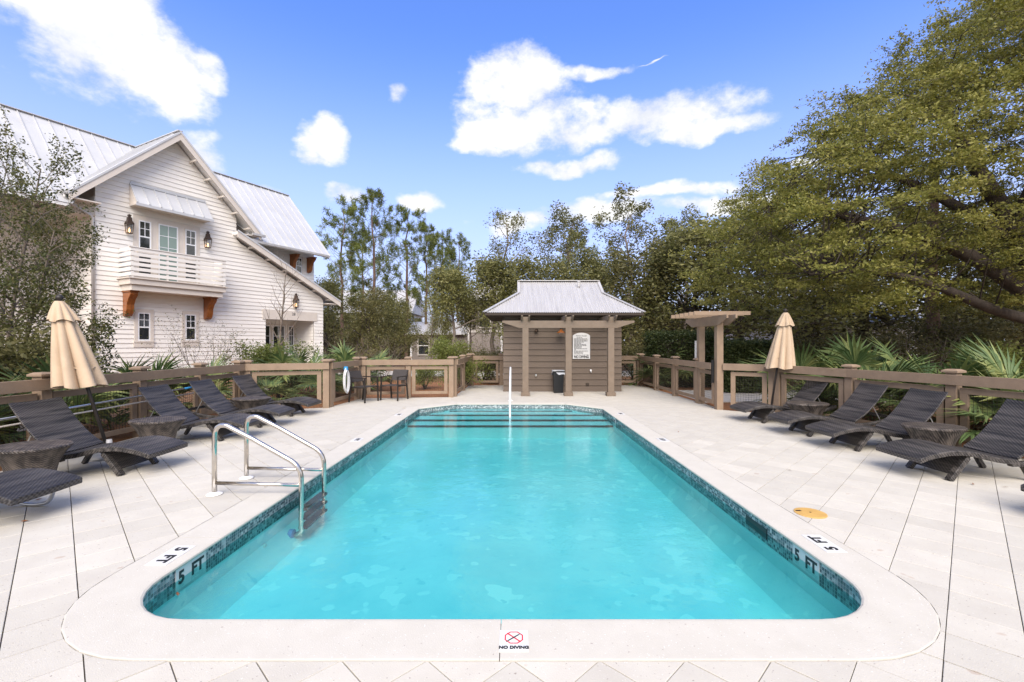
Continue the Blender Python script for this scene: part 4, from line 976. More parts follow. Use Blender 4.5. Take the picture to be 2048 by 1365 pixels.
def make_lounger(label, sled=False):
    t = thing('lounger', label, 'lounger', group='dark wicker loungers round the pool')
    seat = curve([(0,.265),(.16,.315),(.42,.355),(.68,.335),(.95,.275),(1.20,.25)])
    strip(seat, -HW, HW, .058, 'wicker_dark' if sled else 'wicker', 'seat', t, .004)
    back = curve([(1.19,.275),(1.38,.40),(1.58,.60),(1.79,.87)]); strip(back, -HW+.01, HW-.01, .034, 'wicker_dark' if sled else 'wicker', 'backrest', t, .010)
    for sy in (-1, 1):
        rail = curve([(1.12,.225),(1.40,.235),(1.68,.285),(1.92,.36)]); y0 = sy*(HW-.035); strip(rail, y0-.032, y0+.032, .055, 'wicker', 'frame_rail', t)
        if sled: MB().tube(curve([(.20,sy*.27,.26),(.27,sy*.28,.06),(.38,sy*.285,.018),(.50,sy*.285,.018),(.60,sy*.28,.06),(.68,sy*.27,.28)]), .017, 8).build('leg', 'alu', t, smooth=True)
        else: MB().beam((.62,sy*.262,.27), (.40,sy*.262,.003), .055, .07, up=(0,1,0)).build('leg', 'wicker', t, bevel=.006)
        MB().beam((1.30,sy*.27,.19), (1.42,sy*.27,.003), .05, .06, up=(0,1,0)).build('leg', 'wicker', t, bevel=.006)
        MB().tube([(1.56,sy*.22,.55), (1.72,sy*.22,.27)], .007, 6).build('strut', 'alu', t)
    if not sled: MB().prism([(.46,.06),(.50,.06),(.73,.30),(.62,.30)], lambda p: (p[0], -.24, p[1]), lambda p: (p[0], .24, p[1])).build('leg_panel', 'wicker', t)
    MB().beam((1.90,-.26,.32),(1.90,.26,.32),.05,.045).build('head_bar', 'wicker', t)
    return t
lg = make_lounger('dark wicker lounger farthest up the left row, by the short fence section')
# local +x runs from foot to head: left row heads point to -X, right row to +X
LEFT = [(-4.20, 9.95, 178, None), (-4.18, 8.70, 181, 'dark wicker lounger third from the near end of the left row, foot behind the ladder'), (-4.16, 7.55, 181, 'dark wicker lounger in the left row just beyond the near side table and umbrella pole'), (-4.14, 5.66, 180, 'dark wicker lounger with the left umbrella base beneath it')]
RIGHT = [(4.34, 9.15, 0, 'dark wicker lounger farthest up the right row, below the right umbrella'), (4.42, 7.90, -1, 'dark wicker lounger second from the far end of the right row'), (4.44, 6.86, 0, 'dark wicker lounger with the large side table against it on the right'), (4.44, 5.46, 0, 'large near dark wicker lounger on the right cut by the picture edge'), (4.52, 3.88, 0, 'dark wicker lounger of which only a foot corner shows at the right picture edge')]
lg.location = (-4.20, 9.95, 0); lg.rotation_euler.z = R(178)
lg.location.x -= .14; lg.scale = (.925, 1, 1)
for x, y, a, l in LEFT[1:]+RIGHT: dup(lg, (x-.14 if x < 0 else x+.16, y, 0), R(a), l)
l2 = make_lounger('near left wicker lounger foot with bright metal sled legs', True); l2.location = (-4.20, 4.12, 0); l2.rotation_euler.z = R(181)
def make_table(label):
    t = thing('side_table', label, 'table', group='oval wicker side tables')
    MB().lathe([(.235,.0),(.225,.06),(.222,.14),(.245,.24),(.30,.34),(.35,.40),(.36,.412)], 40, sy=.80, cap=False).build('pedestal', 'wicker_table', t, smooth=True)
    MB().lathe([(.355,.408),(.372,.42),(.372,.438),(.36,.446),(.001,.452)], 40, sy=.80).build('table_top', 'wicker_table', t, smooth=False)
    return t
tb1 = make_table('oval wicker side table at the left picture edge between the two nearest left loungers'); tb1.location = (-5.32, 5.02, 0)
for x, y, l in ((-5.25, 6.72, 'oval wicker side table in front of the left umbrella pole'), (-5.35, 9.30, 'small far wicker side table between the last two left loungers'), (5.72, 6.20, 'oval wicker side table before the tall backrest on the right'), (5.52, 8.55, 'wicker side table beneath the right umbrella')): dup(tb1, (x, y, 0), 0, l)
# market umbrellas, closed and tied
def umbrella(label, base, tilt, tiltdir, seed):
    rs = random.Random(seed)
    u = thing('umbrella', label, 'umbrella', (base[0], base[1], 0), group='closed tan umbrellas')
    ax = Vector((math.sin(tilt)*math.cos(tiltdir), math.sin(tilt)*math.sin(tiltdir), math.cos(tilt)))
    MB().lathe([(.24,.0),(.24,.02),(.20,.05),(.11,.085),(.04,.10),(.032,.24),(.03,.24)], 32).build('base', 'galv', u, smooth=True)
    MB().tube([(0,0,.05), tuple(ax*2.20)], .021, 12).build('pole', 'darkmetal', u, smooth=True)
    top = ax*2.23
    f = MB().lathe([(.022,-.02),(.03,0),(.022,.03),(.038,.05),(.042,.075),(.03,.10),(.001,.112)], 14).build('finial', 'darkmetal', u, smooth=True); f.location = top-Vector((0,0,.01))
    def cloth(z0, z1, r0, r1, folds, depth, nm, hang, hem):
        mb = MB(); nr, na = 26, 120
        ph = [rs.uniform(-.5, .5) for _ in range(folds)]; am = [rs.uniform(.6, 1.25) for _ in range(folds)]
        for i in range(nr+1):
            t = i/nr; c = top+(-ax*(z0+(z1-z0)*t))*(1-hang)+Vector((0,0,-(z0+(z1-z0)*t)))*hang
            Rr = r0+(r1-r0)*(t**.8)
            for k in range(na):
                th = 2*math.pi*k/na; q = th/(2*math.pi)*folds; fi = int(q) % folds; w = q-int(q)
                pl = (abs(math.sin(math.pi*(w+.12*ph[fi])))**.7)*am[fi]
                rr = Rr*(1-depth*t**.5+depth*t**.5*pl)
                mb.v.append((c.x+rr*math.cos(th+.25*ph[fi]*t), c.y+rr*math.sin(th+.25*ph[fi]*t), c.z+hem*t*t*math.sin(folds*th*.5+seed)))
        for i in range(nr):
            for k in range(na): k2 = (k+1) % na; mb.f.append((i*na+k, i*na+k2, (i+1)*na+k2, (i+1)*na+k))
        return mb.build(nm, 'canvas', u, smooth=True)
    cloth(.0, 1.19, .05, .315, 8, .55, 'canopy', .25, .02)
    cloth(-.012, .27, .045, .185, 9, .34, 'vent_flounce', .25, .018)
    MB().tube([tuple(top-ax*.95+Vector((.16*math.cos(a), .16*math.sin(a), .02*math.sin(3*a)))) for a in [i*2*math.pi/20 for i in range(21)]], .008, 6).build('tie_strap', 'canvas', u)
    return u
umbrella('closed tan umbrella leaning over the left loungers', (-5.58, 6.28), R(17), R(183), 2)
umbrella('closed tan umbrella by the far right lounger', (5.48, 9.72), R(9), R(5), 5)
# armchairs
def make_chair(label):
    t = thing('armchair', label, 'chair', group='dark sling armchairs by the fence')
    for sx in (-1, 1):
        for y0, y1, zt in ((-.23,-.25,.63),(.22,.27,.44)):
            MB().beam((sx*.255, y0, zt), (sx*.265, y1, .003), .032, .032, up=(0,1,0)).build('leg', 'darkmetal', t)
        MB().beam((sx*.262,-.27,.645), (sx*.262,.26,.645), .045, .028).build('arm', 'darkmetal', t, bevel=.006)
        MB().beam((sx*.235,.20,.42), (sx*.225,.34,.80), .026, .026, up=(0,1,0)).build('back_post', 'darkmetal', t)
        MB().beam((sx*.25,-.24,.395), (sx*.25,.24,.385), .03, .03).build('side_rail', 'darkmetal', t)
    MB().prism([(-.25,.42),(-.25,.40),(.22,.385),(.22,.405)], lambda p: (-.235, p[0], p[1]), lambda p: (.235, p[0], p[1])).build('seat', 'sling', t)
    MB().prism([(.235,.52),(.215,.525),(.31,.81),(.33,.81)], lambda p: (-.222, p[0], p[1]), lambda p: (.222, p[0], p[1])).build('backrest', 'sling', t)
    return t
ch = make_chair('dark armchair beside the hose coil, turned towards the right'); ch.location = (-3.98, 12.12, 0); ch.rotation_euler.z = R(68)
dup(ch, (-3.28, 12.52, 0), R(-18), 'dark armchair farther right by the fence, facing the pool')
# hose coil on the fence
hc = thing('hose_coil', 'coiled white pool hose hanging on the fence by the armchair', 'hose', (-4.30, 11.62, .90))
for k in range(7):
    rx, rz, oz = .10+.016*k, .27+.014*(k % 4), -.29-.016*(k % 3)
    MB().tube([(.03+.012*(k % 3), rx*math.sin(a), oz+rz*math.cos(a)) for a in [i*2*math.pi/28 for i in range(29)]], .0125, 6).build('hose_loop', 'hose', hc, smooth=True)
MB().box(-.02, .07, -.03, .03, -.03, .06).build('hook', 'blue', hc)
# poles along the left fence
pl = thing('pool_pole', 'long silver pool pole with blue tip resting along the left fence', 'pole', (-6.24, 6.5, 0))
MB().tube([(-.05,-2.6,.60),(.06,2.05,.71)], .016, 10).build('shaft', 'alu', pl, smooth=True); MB().tube([(.06,2.05,.71),(.064,2.25,.714)], .02, 10).build('tip', 'blue', pl, smooth=True)
p2 = thing('wooden_pole', 'thin tan pole resting along the left fence below the silver one', 'pole', (-6.24, 6.5, 0))
MB().tube([(-.05,-2.6,.52),(.05,2.3,.60)], .012, 8).build('shaft', 'trim', p2, smooth=True)
for k, (x, y, a) in enumerate([(-4.9,5.05,.4),(-4.75,4.55,1.2),(-4.3,4.0,.2),(3.4,5.6,2),(5.1,5.05,.8),(5.35,4.95,2.4),(2.9,8.0,1),(-2.25,3.05,2.2)]):
    inw = k == 7
    lf = MB().add([(-.03,0,.006),(0,.011,.012),(.034,.002,.007),(0,-.011,.004)], [(0,3,2,1)]).build('fallen_leaf', 'leafdead'); lf.location = (x, y, WZ+.002 if inw else .004); lf.rotation_euler.z = a
    tag(lf, ['brown leaf on the deck by the left umbrella base','brown leaf on the deck before the near left lounger','brown leaf on the deck by the sled-legged lounger','brown leaf on the right deck beyond the skimmer lid','left one of two brown leaves under the near right lounger','right one of two brown leaves under the near right lounger','brown leaf far up the right deck','brown leaf floating in the near left corner of the pool'][k], 'leaf', 'fallen leaves')

# ------------------------------------------------------------------ vegetation
def leafcards(cent, size, aspect=.45, droop=0, rs=rng):
    """diamond leaves with random orientation at the given centres"""
    n = len(cent); a = rs.normal(size=(n, 3)); a[:, 2] *= .7; a /= np.linalg.norm(a, axis=1)[:, None]
    b = rs.normal(size=(n, 3)); b -= a*np.sum(a*b, axis=1)[:, None]; b /= np.linalg.norm(b, axis=1)[:, None]
    s = size*rs.uniform(.65, 1.3, (n, 1))
    V = np.stack([cent-a*s*.5, cent+b*s*aspect*.5, cent+a*s*.5, cent-b*s*aspect*.5], axis=1)
    return V
class Tree:
    def __init__(s, seed): s.rs = random.Random(seed); s.nr = np.random.default_rng(seed); s.mb = MB(); s.tips = []
    def limb(s, p, d, L, r, lvl, spec):
        """grow one limb; spec[lvl] = (children, spread, length ratio, wobble, lift)"""
        n = 5 if lvl < 2 else 3; pts = [Vector(p)]; d = Vector(d).normalized(); rad = [r]
        nch, spread, ratio, wob, lift = spec[lvl]
        for i in range(n):
            d = (d+Vector([s.rs.uniform(-wob, wob) for _ in range(3)])+Vector((0, 0, lift))).normalized(); pts.append(pts[-1]+d*(L/n)); rad.append(r*(1-.78*(i+1)/n))
        if r > .0015: s.mb.tube(pts, rad, 7 if lvl == 0 else (5 if lvl == 1 else 3), cap=False)
        if lvl == len(spec)-1:
            s.tips += [(pts[k], d) for k in range(1, n+1)]; return
        for c in range(nch):
            f = (.30 if lvl else .35)+(.70 if lvl else .65)*(c+s.rs.random())/nch; k = min(int(f*n), n-1); q = pts[k].lerp(pts[k+1], f*n-k)
            ax = (pts[k+1]-pts[k]).normalized(); o = ax.orthogonal().normalized(); o.rotate(Matrix.Rotation(c*2.4+s.rs.uniform(-.5, .5), 3, ax))
            s.limb(q, ax*math.cos(spread)+o*math.sin(spread), L*ratio*s.rs.uniform(.75, 1.2)*(1.15-.45*f), max(r*(1-.75*f)*.62, .003), lvl+1, spec)
    def leaves(s, per, rad, size, aspect=.45):
        c = np.array([t[0][:] for t in s.tips]); c = np.repeat(c, per, axis=0)+s.nr.normal(size=(len(s.tips)*per, 3))*rad
        return leafcards(c, size, aspect, rs=s.nr)
    def needles(s, per, ln, wd):
        c = np.array([t[0][:] for t in s.tips]); n = len(c)*per; c = np.repeat(c, per, axis=0)+s.nr.normal(size=(n, 3))*.06
        a = s.nr.normal(size=(n, 3)); a[:, 2] += .5; a /= np.linalg.norm(a, axis=1)[:, None]; b = np.cross(a, s.nr.normal(size=(n, 3))); b /= np.linalg.norm(b, axis=1)[:, None]
        l = ln*s.nr.uniform(.7, 1.2, (n, 1)); return np.stack([c-b*wd*.5, c+a*l-b*wd*.2, c+a*l+b*wd*.2, c+b*wd*.5], axis=1)
PROTO = {}
def proto(key, fn):
    if key not in PROTO: PROTO[key] = fn()
    return PROTO[key]
def plant(key, fn, name, label, cat, loc, rz=0, sc=1.0, group=None):
    tm, cm = proto(key, fn); r = thing(name, label, cat, loc, rz, group); r.scale = (sc,)*3 if not isinstance(sc, tuple) else sc
    for nm, me in (('trunk', tm), ('crown', cm)):
        o = bpy.data.objects.new(nm, me); C.objects.link(o); o.parent = r
    return r
def pine(seed, Ht=13.0):
    def fn():
        t = Tree(seed); rs = t.rs; pts = [(0,0,-.1)]; n = 10
        for i in range(1, n+1): pts.append((rs.uniform(-.07,.07)*i*.3, rs.uniform(-.07,.07)*i*.3, Ht*i/n))
        t.mb.tube(pts, [.17*(1-.9*i/n)+.012 for i in range(n+1)], 8, cap=False)
        spec = [(5,R(42),.42,.16,.10),(3,R(40),.5,.2,.12),(0,0,0,.2,.14)]
        for k in range(30):
            f = .36+.62*(k/30)+rs.uniform(-.015,.015); i = min(int(f*n), n-1); q = Vector(pts[i]).lerp(Vector(pts[i+1]), f*n-i); a = k*2.4+rs.uniform(-.4,.4)
            L = (2.5*(1-abs(f-.60)/.50)+.5)*rs.uniform(.6,1.1); up = .25+.75*(f-.36)
            t.limb(q, (math.cos(a), math.sin(a), up), L, .035*(1.2-f), 0, [(4,R(40),.45,.14,.10),(2,R(38),.6,.2,.15),(0,0,0,.2,.2)])
        t.tips.append((Vector(pts[-1]), Vector((0,0,1))))
        return t.mb.mesh('trunk', 'barkpine', True), quads('crown', t.needles(9, .30, .040), 'pineleaf', 'mesh')
    return fn
def oak(seed, Ht=8.0, W=3.2, per=7, leaf=.15, mat='oakfar', trunk=.30, spread=48, bark='bark', cr=.22, lowest=.3, tuft=False):
    def fn():
        t = Tree(seed); rs = t.rs; n = 7; pts = [Vector((0,0,-.1))]
        for i in range(1, n+1): pts.append(Vector((rs.uniform(-.12,.12)*i*.5, rs.uniform(-.12,.12)*i*.5, Ht*.86*i/n)))
        t.mb.tube([tuple(p) for p in pts], [trunk*.5*(1-.88*i/n)+.012 for i in range(n+1)], 8, cap=False)
        for k in range(15):
            f = lowest+(.98-lowest)*k/14; i = min(int(f*n), n-1); q = pts[i].lerp(pts[i+1], f*n-i); a = k*2.4+rs.uniform(-.5,.5)
            L = W*(1.0-.55*max(0, f-.45)/.55)*rs.uniform(.7,1.1); up = .25+.95*f*rs.uniform(.6,1.1)
            t.limb(q, (math.cos(a), math.sin(a), up), L, trunk*.26*(1.25-f), 0, [(6,R(spread),.50,.24,.05),(5,R(46),.50,.3,.04),(0,0,0,.3,.03)])
        if tuft: t.tips = t.tips[2::3]
        return t.mb.mesh('trunk', bark, True), quads('crown', t.leaves(per, cr, leaf, .5), mat, 'mesh')
    return fn
def shrubfn(seed, Ht, W, per, leaf, mat, stems=6, bark='bark', cr=.1, spec=None, rk=.022):
    def fn():
        t = Tree(seed); rs = t.rs
        for k in range(stems):
            a = k*2.4+rs.uniform(-.4,.4); t.limb((rs.uniform(-.1,.1)*W, rs.uniform(-.1,.1)*W, -.08), (math.cos(a)*W/Ht, math.sin(a)*W/Ht, 1), Ht*rs.uniform(.7,1.05), rk*Ht, 0, spec or [(6,R(42),.5,.2,.06),(5,R(45),.5,.3,.05),(0,0,0,.3,.05)])
        return t.mb.mesh('trunk', bark, True), quads('crown', t.leaves(per, cr, leaf, .5) if per else np.zeros((1,4,3)), mat, 'mesh')
    return fn
def at(u, d): return (u-1027)/910*d
# pines behind the cream house (heights from the photograph)
for i, (u, d, vt, key) in enumerate([(684,34,418,1),(749,36,392,2),(813,38,424,3),(852,40,455,4),(884,44,472,2),(916,43,485,1),(725,44,470,3),(1150,46,470,4)]):
    h = H+(685-vt)/910*d
    plant('pine%d' % key, pine(10+key), 'pine_tree', ['slim pine nearest the right end of the cream house', 'tallest pine of the group left of the bathhouse', 'pine just right of the tallest one in the left group', 'double-topped pine in the middle of the left group', 'short pine fourth from the cream house', 'smallest pine at the right of the left group', 'lower pine standing behind the tallest one', 'pine rising behind the bathhouse ridge'][i], 'tree', (at(u, d), d, 0), i*1.3, h/13.0, 'pines beyond the fence')
TREES = [  # u, depth, crown-top v, proto, width scale, label
    (1012,30,395,'thin',1.0,'sparse open-branched tree left of the bathhouse roof'), (1135,31,398,'tallA',1.0,'tall tree right above the bathhouse ridge'), (1262,30,372,'tallB',1.0,'tallest open-crowned tree right of the bathhouse'),
    (1368,31,408,'tallA',1.0,'tall tree behind the arbour with a domed top'), (655,30,560,'low1',1.0,'low bushy oak touching the end of the cream house'), (735,27,585,'low2',1.0,'bushy oak below the tallest pine'),
    (768,30,590,'low1',.9,'bushy oak left of the grey house'), (905,26,540,'mid',1.0,'crooked oak left of the bathhouse roof'), (985,28,520,'mid',1.1,'dark oak close behind the bathhouse left eave'),
    (1075,25,520,'low1',1.1,'oak behind the middle of the bathhouse roof'), (1185,27,510,'low3',1.1,'oak behind the right end of the bathhouse ridge'), (1290,24,500,'low2',1.15,'dense oak right of the bathhouse roof'),
    (1385,23,470,'low3',1.25,'olive oak behind the arbour'), (1470,22,440,'low1',1.4,'broad olive oak between arbour and right umbrella'), (1590,24,430,'low2',1.4,'oak behind the right umbrella'),
    (1740,26,420,'low3',1.4,'oak deep in the wood on the right'), (1900,22,430,'low1',1.5,'oak in the wood behind the right fence'), (2050,20,420,'low2',1.5,'oak at the right edge of the wood'), (862,31,575,'thin',.8,'thin leafy tree before the grey house roof'), (882,34,622,'low3',.8,'low oak close before the grey house wall'), (800,33,600,'low1',.8,'bushy oak at the left end of the grey house'), (940,30,590,'mid',.7,'slender tree before the corner of the grey house'), (620,40,580,'low2',1.2,'oak far behind the cream house gable end')]
KEYS = {'thin': oak(31,9,2.2,8,.12,'oakfar',.22,42,'barkgrey',.13,.3,True), 'tallA': oak(32,9,2.5,17,.13,'oakfar',.24,44,'barkgrey',.13,.34,True), 'tallB': oak(33,9,2.6,15,.13,'oakfar',.24,44,'barkgrey',.12,.32,True),
        'low1': oak(34,6,2.6,7,.15,'oakfar',.30,50,'bark',.24,.15), 'low2': oak(35,6,2.6,7,.15,'darkleaf',.30,50,'bark',.24,.12), 'mid': oak(37,6,2.5,7,.15,'oakfar',.24,50,'barkgrey',.22,.48), 'low3': oak(36,6,2.7,7,.15,'oakfar',.30,52,'bark',.24,.18)}
for i, (u, d, vt, key, wsc, lab) in enumerate(TREES):
    h = H+(685-vt)/910*d; base = 9.0 if key in ('thin', 'tallA', 'tallB') else 6.0; s_ = h/base/1.02
    plant(key, KEYS[key], 'oak_tree', lab, 'tree', (at(u, d), d, 0), i*.9, (s_*wsc, s_*wsc, s_), 'trees beyond the fence')
# far wood that closes the horizon
n = 26000; ang = rng.uniform(-1.25, 1.35, n); dist = rng.uniform(46, 60, n); hgt = rng.beta(1.2, 1.6, n)*(5.2+1.6*np.sin(ang*9)+1.2*np.sin(ang*23+1)); keep = ~((ang < -.55))
cent = np.stack([np.sin(ang)*dist, np.cos(ang)*dist, hgt], axis=1)[keep]
o = quads('far_woodland', leafcards(cent, .95, .6), 'darkleaf'); tag(o, 'dark woodland closing the view behind the trees', kind='stuff')
# big live oak on the right: limbs drawn from the trunk, foliage in clumps under a sloping crown surface
rs = random.Random(77); lo = thing('live_oak', 'huge olive-green live oak spreading over the right side', 'tree', (14.2, 11.5, 0))
LX, LY = 14.2, 11.5
tm = MB(); tips = []
def L3(p): return Vector((p[0]-LX, p[1]-LY, p[2]))
def big(pts, r0, r1):
    P = [L3(p) for p in curve(pts, 4)]; n = len(P); tm.tube(P, [r0+(r1-r0)*i/(n-1) for i in range(n)], 9, cap=False); return P
limbs = [big([(14.2,11.5,-.1),(14.1,11.5,1.2),(13.8,11.6,2.4),(13.2,11.8,4.2),(12.2,12,6.2),(11.4,12.2,8.0)], .42, .10),
         big([(14.0,11.5,1.3),(12.9,11.0,1.95),(11.4,10.8,2.35),(9.8,10.7,2.95),(8.3,10.7,3.25),(7.0,10.8,3.2)], .17, .04),
         big([(13.9,11.6,2.2),(12.0,11.9,3.8),(10.0,12.0,4.6),(8.2,12.0,5.0),(6.7,12.0,5.2)], .22, .03),
         big([(13.4,11.7,3.9),(11.8,12.6,5.6),(10.2,13.0,6.6),(8.8,13.2,7.2)], .17, .03), big([(13.8,11.6,3.0),(14.8,11.0,6.0),(15.2,10.6,9.0),(15.0,10.4,11.0)], .22, .04),
         big([(13.0,11.8,4.6),(12.6,10.6,6.4),(12.2,9.6,8.0),(12.0,9.2,9.2)], .16, .03), big([(13.9,11.6,2.6),(15.5,12.5,4.6),(17.5,13,6.5)], .2, .04), big([(13.7,11.6,2.6),(13.0,9.8,4.0),(12.0,8.6,5.0),(10.8,8.2,5.3)], .16, .03)]
allp = [p for l in limbs for p in l[3:]]
tree_pts = np.array([p[:] for p in allp])
cl = []; twigs = []
while len(cl) < 1700:
    x, y, z = rs.uniform(5.6, 18.5), rs.uniform(8.3, 15.5), rs.uniform(2.4, 12.5)
    topz = 5.35+(x-6.0)*.84+.55*math.sin(x*1.7+y)+.4*math.sin(y*2.1) - .10*(y-12)**2*.5
    botz = 2.35+.5*math.sin(x*2.1)+.12*abs(y-11)
    if z > topz or z < botz: continue
    dpt = topz-z
    if rs.random() > (1.0 if dpt < 1.6 else .42): continue
    if math.sin(x*1.9+z*1.3)*math.sin(y*1.7-z*1.1)*math.sin(x*.8-y*1.2+z) > .30: continue      # gaps
    cl.append((x-LX, y-LY, z))
for c in cl:
    c = Vector(c); dd = np.sum((tree_pts-np.array(c[:]))**2, axis=1); q = Vector(tree_pts[int(np.argsort(dd)[rs.randrange(7)])])
    if (c-q).length > .3 and rs.random() < .45:
        m_ = (c+q)/2+Vector((rs.uniform(-.3,.3), rs.uniform(-.3,.3), rs.uniform(.0,.5)))
        tm.tube([q, m_, c], [.020, .012, .004], 4, cap=False)
    for k in range(7):
        e = c+Vector((rs.uniform(-.66,.44), rs.uniform(-.5,.5), rs.uniform(-.17,.14)))
        if k < 4: tm.tube([c, e], [.006, .002], 3, cap=False)
        twigs.append((c, e))
tm.build('trunk', 'bark', lo, smooth=True)
tw = np.array([(a[:], b[:]) for a, b in twigs]); per = 27
ta = rng.uniform(.15, 1.05, (len(tw), per, 1)); ce = (tw[:, None, 0]*(1-ta)+tw[:, None, 1]*ta).reshape(-1, 3)+rng.normal(size=(len(tw)*per, 3))*np.array([.08, .08, .04])
quads('crown', leafcards(ce, .078, .46), 'oakleaf', lo)
# left holly tree behind the fence
def holly():
    t = Tree(51); rs = t.rs
    for (p, d, L, r) in (((0,0,-.1),(.10,.1,1),4.4,.05),((.1,.1,-.1),(-.3,.1,1),4.6,.05),((.1,0,-.1),(.34,.0,1),3.5,.045),((-.1,.1,-.1),(-.1,-.3,1),4.2,.045),((.05,0,-.1),(.75,.2,.9),2.5,.04),((.05,.1,-.1),(.5,-.3,.9),2.6,.04),((0,0,-.1),(-.6,-.1,.9),3.8,.05),((-.2,.1,-.1),(-.45,.2,1),4.6,.05)):
        t.limb(p, d, L, r, 0, [(13,R(50),.34,.16,.02),(7,R(50),.46,.28,.02),(0,0,0,.3,.0)])
    return t.mb.mesh('trunk', 'barkgrey', True), quads('crown', t.leaves(14, .05, .056, .5), 'hollyleaf', 'mesh')
plant('holly', holly, 'holly_tree', 'fine-leaved holly tree behind the left umbrella, in front of the cream house', 'tree', (-10.2, 9.0, 0), 0, (1.0, 1.0, 1.2))
for i, (x, y, h, lab) in enumerate([(-8.3,7.2,1.9,'dark shrub under the holly tree behind the left fence'), (-8.6,5.6,1.7,'dark shrub behind the left fence near the picture edge'), (-7.6,6.3,1.1,'low dark shrub against the left fence behind the umbrella'), (-9.6,6.6,2.4,'tall dark shrub at the left picture edge')]):
    plant('dshrub', shrubfn(61, 1.6, 1.0, 10, .075, 'darkleaf', 9, 'bark', .12), 'shrub', lab, 'shrub', (x, y, -.05), i*1.1, h/1.6)
# bare sapling and twiggy shrub before the house
plant('sapling', shrubfn(62, 5.4, .35, 0, .05, 'dryleaf', 1, 'barkgrey', .05, [(13,R(38),.30,.05,.05),(5,R(38),.5,.16,.10),(0,0,0,.2,.1)], .010), 'sapling', 'tall bare sapling before the house entrance', 'tree', (at(553,16.5), 16.5, 0), 0, (1,1,1.0))
plant('twig', shrubfn(63, 2.2, 1.3, 1, .05, 'hollyleaf', 9, 'barkgrey', .06, None, .008), 'shrub', 'thin twiggy shrub below the right house window', 'shrub', (at(412,13.5), 13.5, 0), 0, .95)
plant('leafy', shrubfn(64, 1.5, .9, 9, .075, 'pineleaf', 8, 'bark', .10), 'shrub', 'bright green shrub at the foot of the bare sapling', 'shrub', (at(548,14.5), 14.5, 0), 0, 1.0)
for i, (u, d, h, key, lab) in enumerate([(690,18,1.9,'twig','twiggy brown shrub right of the house corner'), (770,19,1.8,'twig','twiggy brown shrub behind the armchairs'), (895,21,1.7,'leafy','rounded green shrub before the grey house'), (985,19.5,2.4,'twig','thin leafy shrub left of the bathhouse'), (925,15.5,1.0,'leafy','low green shrub behind the fence panel right of the armchairs'), (850,15.8,.8,'leafy','little green shrub seen through the fence behind the armchairs'), (965,18.2,1.4,'dshrub','dark shrub behind the fence left of the bathhouse'), (1270,18.6,1.5,'dshrub','dark shrub right of the bathhouse behind the fence'), (560,13.0,1.0,'dshrub','dark shrub seen through the short left fence section'), (1990,11.5,1.5,'leafy','yellowish shrub among the palmettos on the far right'), (1840,13.5,2.2,'twig','dry twiggy shrub behind the palmettos on the right'), (1760,15,2.0,'dshrub','dark shrub behind the palmettos by the pine trunk'), (1620,15.5,1.9,'dshrub','dark shrub behind the right umbrella'), (1900,16,2.6,'dshrub','tall dark shrub right of the pine trunk')]):
    plant(key, None, 'shrub', lab, 'shrub', (at(u, d), d, -.05), i*.8, h/{'twig': 2.2, 'leafy': 1.5, 'dshrub': 1.6}[key])
# clipped hedges behind the arbour
def hedge(name, label, x0, x1, y0, y1, z, loc):
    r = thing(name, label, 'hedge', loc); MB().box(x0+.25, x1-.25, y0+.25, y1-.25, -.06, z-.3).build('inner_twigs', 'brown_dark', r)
    n = 42000; c = np.stack([rng.uniform(x0, x1, n), rng.uniform(y0, y1, n), rng.uniform(0, z, n)], axis=1)
    e = np.minimum(np.minimum(c[:, 0]-x0, x1-c[:, 0]), np.minimum(np.minimum(c[:, 1]-y0, y1-c[:, 1]), z-c[:, 2])); c = c[e < .2]; c += rng.normal(size=c.shape)*.05
    quads('foliage', leafcards(c, .085, .5), 'hedgeleaf', r)
hedge('clipped_hedge', 'dark green clipped hedge behind the arbour posts', -1.3, 1.3, -.6, .6, 1.95, (6.3, 16.9, 0))
hedge('clipped_hedge', 'lower olive hedge right of the arbour posts', -.9, 1.0, -.5, .5, 1.6, (7.7, 15.0, 0))
# pine trunk in the right wood
pt = thing('pine_trunk_tree', 'reddish pine trunk standing behind the palmettos on the right', 'tree', (at(1866,16), 16, 0))
MB().tube([(0,0,-.1),(.02,.0,1.5),(-.02,.05,4),(.05,0,8)], [.24,.20,.18,.14], 14, cap=False).build('trunk', 'barkpine', pt, smooth=True)
t_ = Tree(91); [t_.limb((0,0,6+k*.35), (math.cos(k*2.4), math.sin(k*2.4), .5), 1.8, .03, 0, [(4,R(40),.45,.14,.10),(0,0,0,.2,.15)]) for k in range(8)]
quads('crown', t_.needles(9, .3, .035), 'pineleaf', pt); t_.mb.build('branch', 'barkpine', pt)
# saw palmettos: fan fronds, each a part
def frond(seed, n=22, L=.55, span=200):
    rs = random.Random(seed); mb = MB(); pet = .45
    mb.tube([(0,0,0),(.0,.0,pet*.5),(.03,0,pet)], [.010,.008,.006], 4, cap=False)
    for k in range(n):
        a = R(-span/2+span*k/(n-1)); l = L*(1-.25*abs(a)/R(span/2))*rs.uniform(.88,1.08)
        d = Vector((.22*rs.uniform(.4,1.3), math.sin(a), math.cos(a))).normalized(); side = d.cross(Vector((1,0,0))).normalized(); nn = side.cross(d)
        b = Vector((.03,0,pet)); w = .020; tip = b+d*l+Vector((rs.uniform(.0,.10),0,-.10*rs.random())); m = b+d*l*.5
        V = [b, m+side*w, m-nn*.008, m-side*w, tip]; mb.add(V, [(0,1,2),(0,2,3),(1,4,2),(2,4,3)])
    return mb.mesh('frond', 'palm')
FR = [frond(1), frond(2, 26, .62, 220), frond(3, 20, .5, 180)]
DRY = frond(4, 16, .5, 150); DRY.materials.clear(); DRY.materials.append(M['dryleaf'])
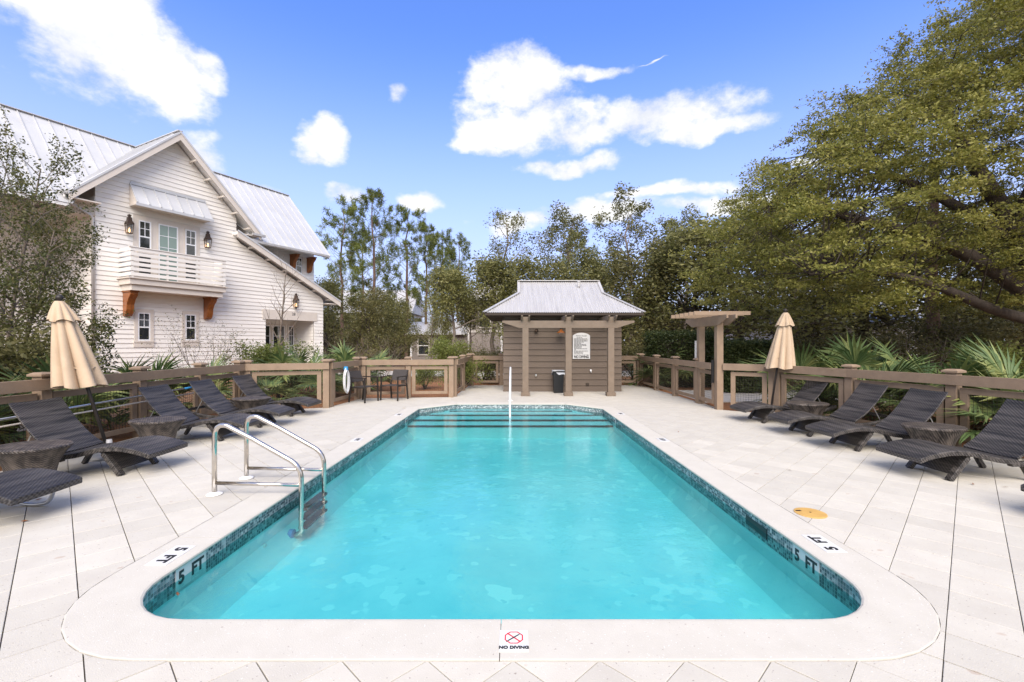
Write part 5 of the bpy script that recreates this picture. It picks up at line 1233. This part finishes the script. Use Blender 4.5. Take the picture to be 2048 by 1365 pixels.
PAL = [(-7.3,8.3,1.05,'palmetto behind the left fence above the second lounger'), (-7.1,7.0,1.0,'palmetto behind the left fence right of the umbrella'), (-7.6,9.4,1.1,'palmetto under the left house window behind the fence'), (-7.0,5.6,.85,'palmetto behind the left fence beside the umbrella pole'), (-7.2,10.6,1.0,'palmetto at the bend of the left fence'),
       (-7.0,14.0,1.25,'large palmetto before the house entrance'), (-6.1,13.6,1.2,'palmetto left of the hose fence corner'), (-5.4,12.6,.95,'palmetto seen through the short left fence section'), (-5.5,15.0,1.2,'pale palmetto behind the hose fence'), (-4.9,15.6,1.1,'palmetto behind the fence left of the armchairs'), (-6.4,11.9,.8,'small palmetto low behind the short left fence'),
       (5.45,16.6,1.3,'round palmetto spilling over the fence right of the bathhouse'),
       (6.8,10.6,1.15,'palmetto right behind the right umbrella'), (7.5,9.9,1.2,'spiky palmetto above the far right loungers'), (7.1,9.0,1.0,'palmetto low behind the fence of the far right lounger'), (8.2,9.2,1.15,'tall palmetto in the middle of the right bed'), (7.6,8.0,1.05,'palmetto behind the second right lounger'), (8.7,8.2,1.1,'palmetto at the foot of the pine trunk'), (8.0,7.1,1.05,'palmetto behind the right side table'), (9.2,7.6,1.1,'palmetto right of the pine trunk'), (8.4,6.1,1.05,'silvery palmetto at the right picture edge'), (9.0,6.6,1.1,'big palmetto at the right edge behind the fence'), (7.4,6.6,.9,'palmetto seen through the wire of the right fence'), (8.0,5.2,.95,'nearest palmetto low behind the right fence'), (6.6,9.6,.75,'small palmetto at the fence corner by the right umbrella')]
PAL = [(x, y, q*(1.15 if x > 0 else 1.05), l) for x, y, q, l in PAL]
for i, (x, y, s_, lab) in enumerate(PAL):
    r = thing('palmetto', lab, 'palmetto', (x, y, -.06), i*1.37, 'saw palmettos behind the fences'); r.scale = (s_,)*3; rr = random.Random(100+i)
    for k in range(19):
        dry = k >= 16; o = bpy.data.objects.new('frond', DRY if dry else FR[(i+k) % 3]); C.objects.link(o); o.parent = r; tl_ = R(rr.uniform(95, 125)) if dry else R(rr.uniform(8, 84))
        az = k*2.4+rr.uniform(-.3,.3); o.rotation_euler = (0, tl_, az); o.location = (.05*math.cos(az), .05*math.sin(az), rr.uniform(.05,.45)); q = rr.uniform(.85,1.25); o.scale = (q, q, q)
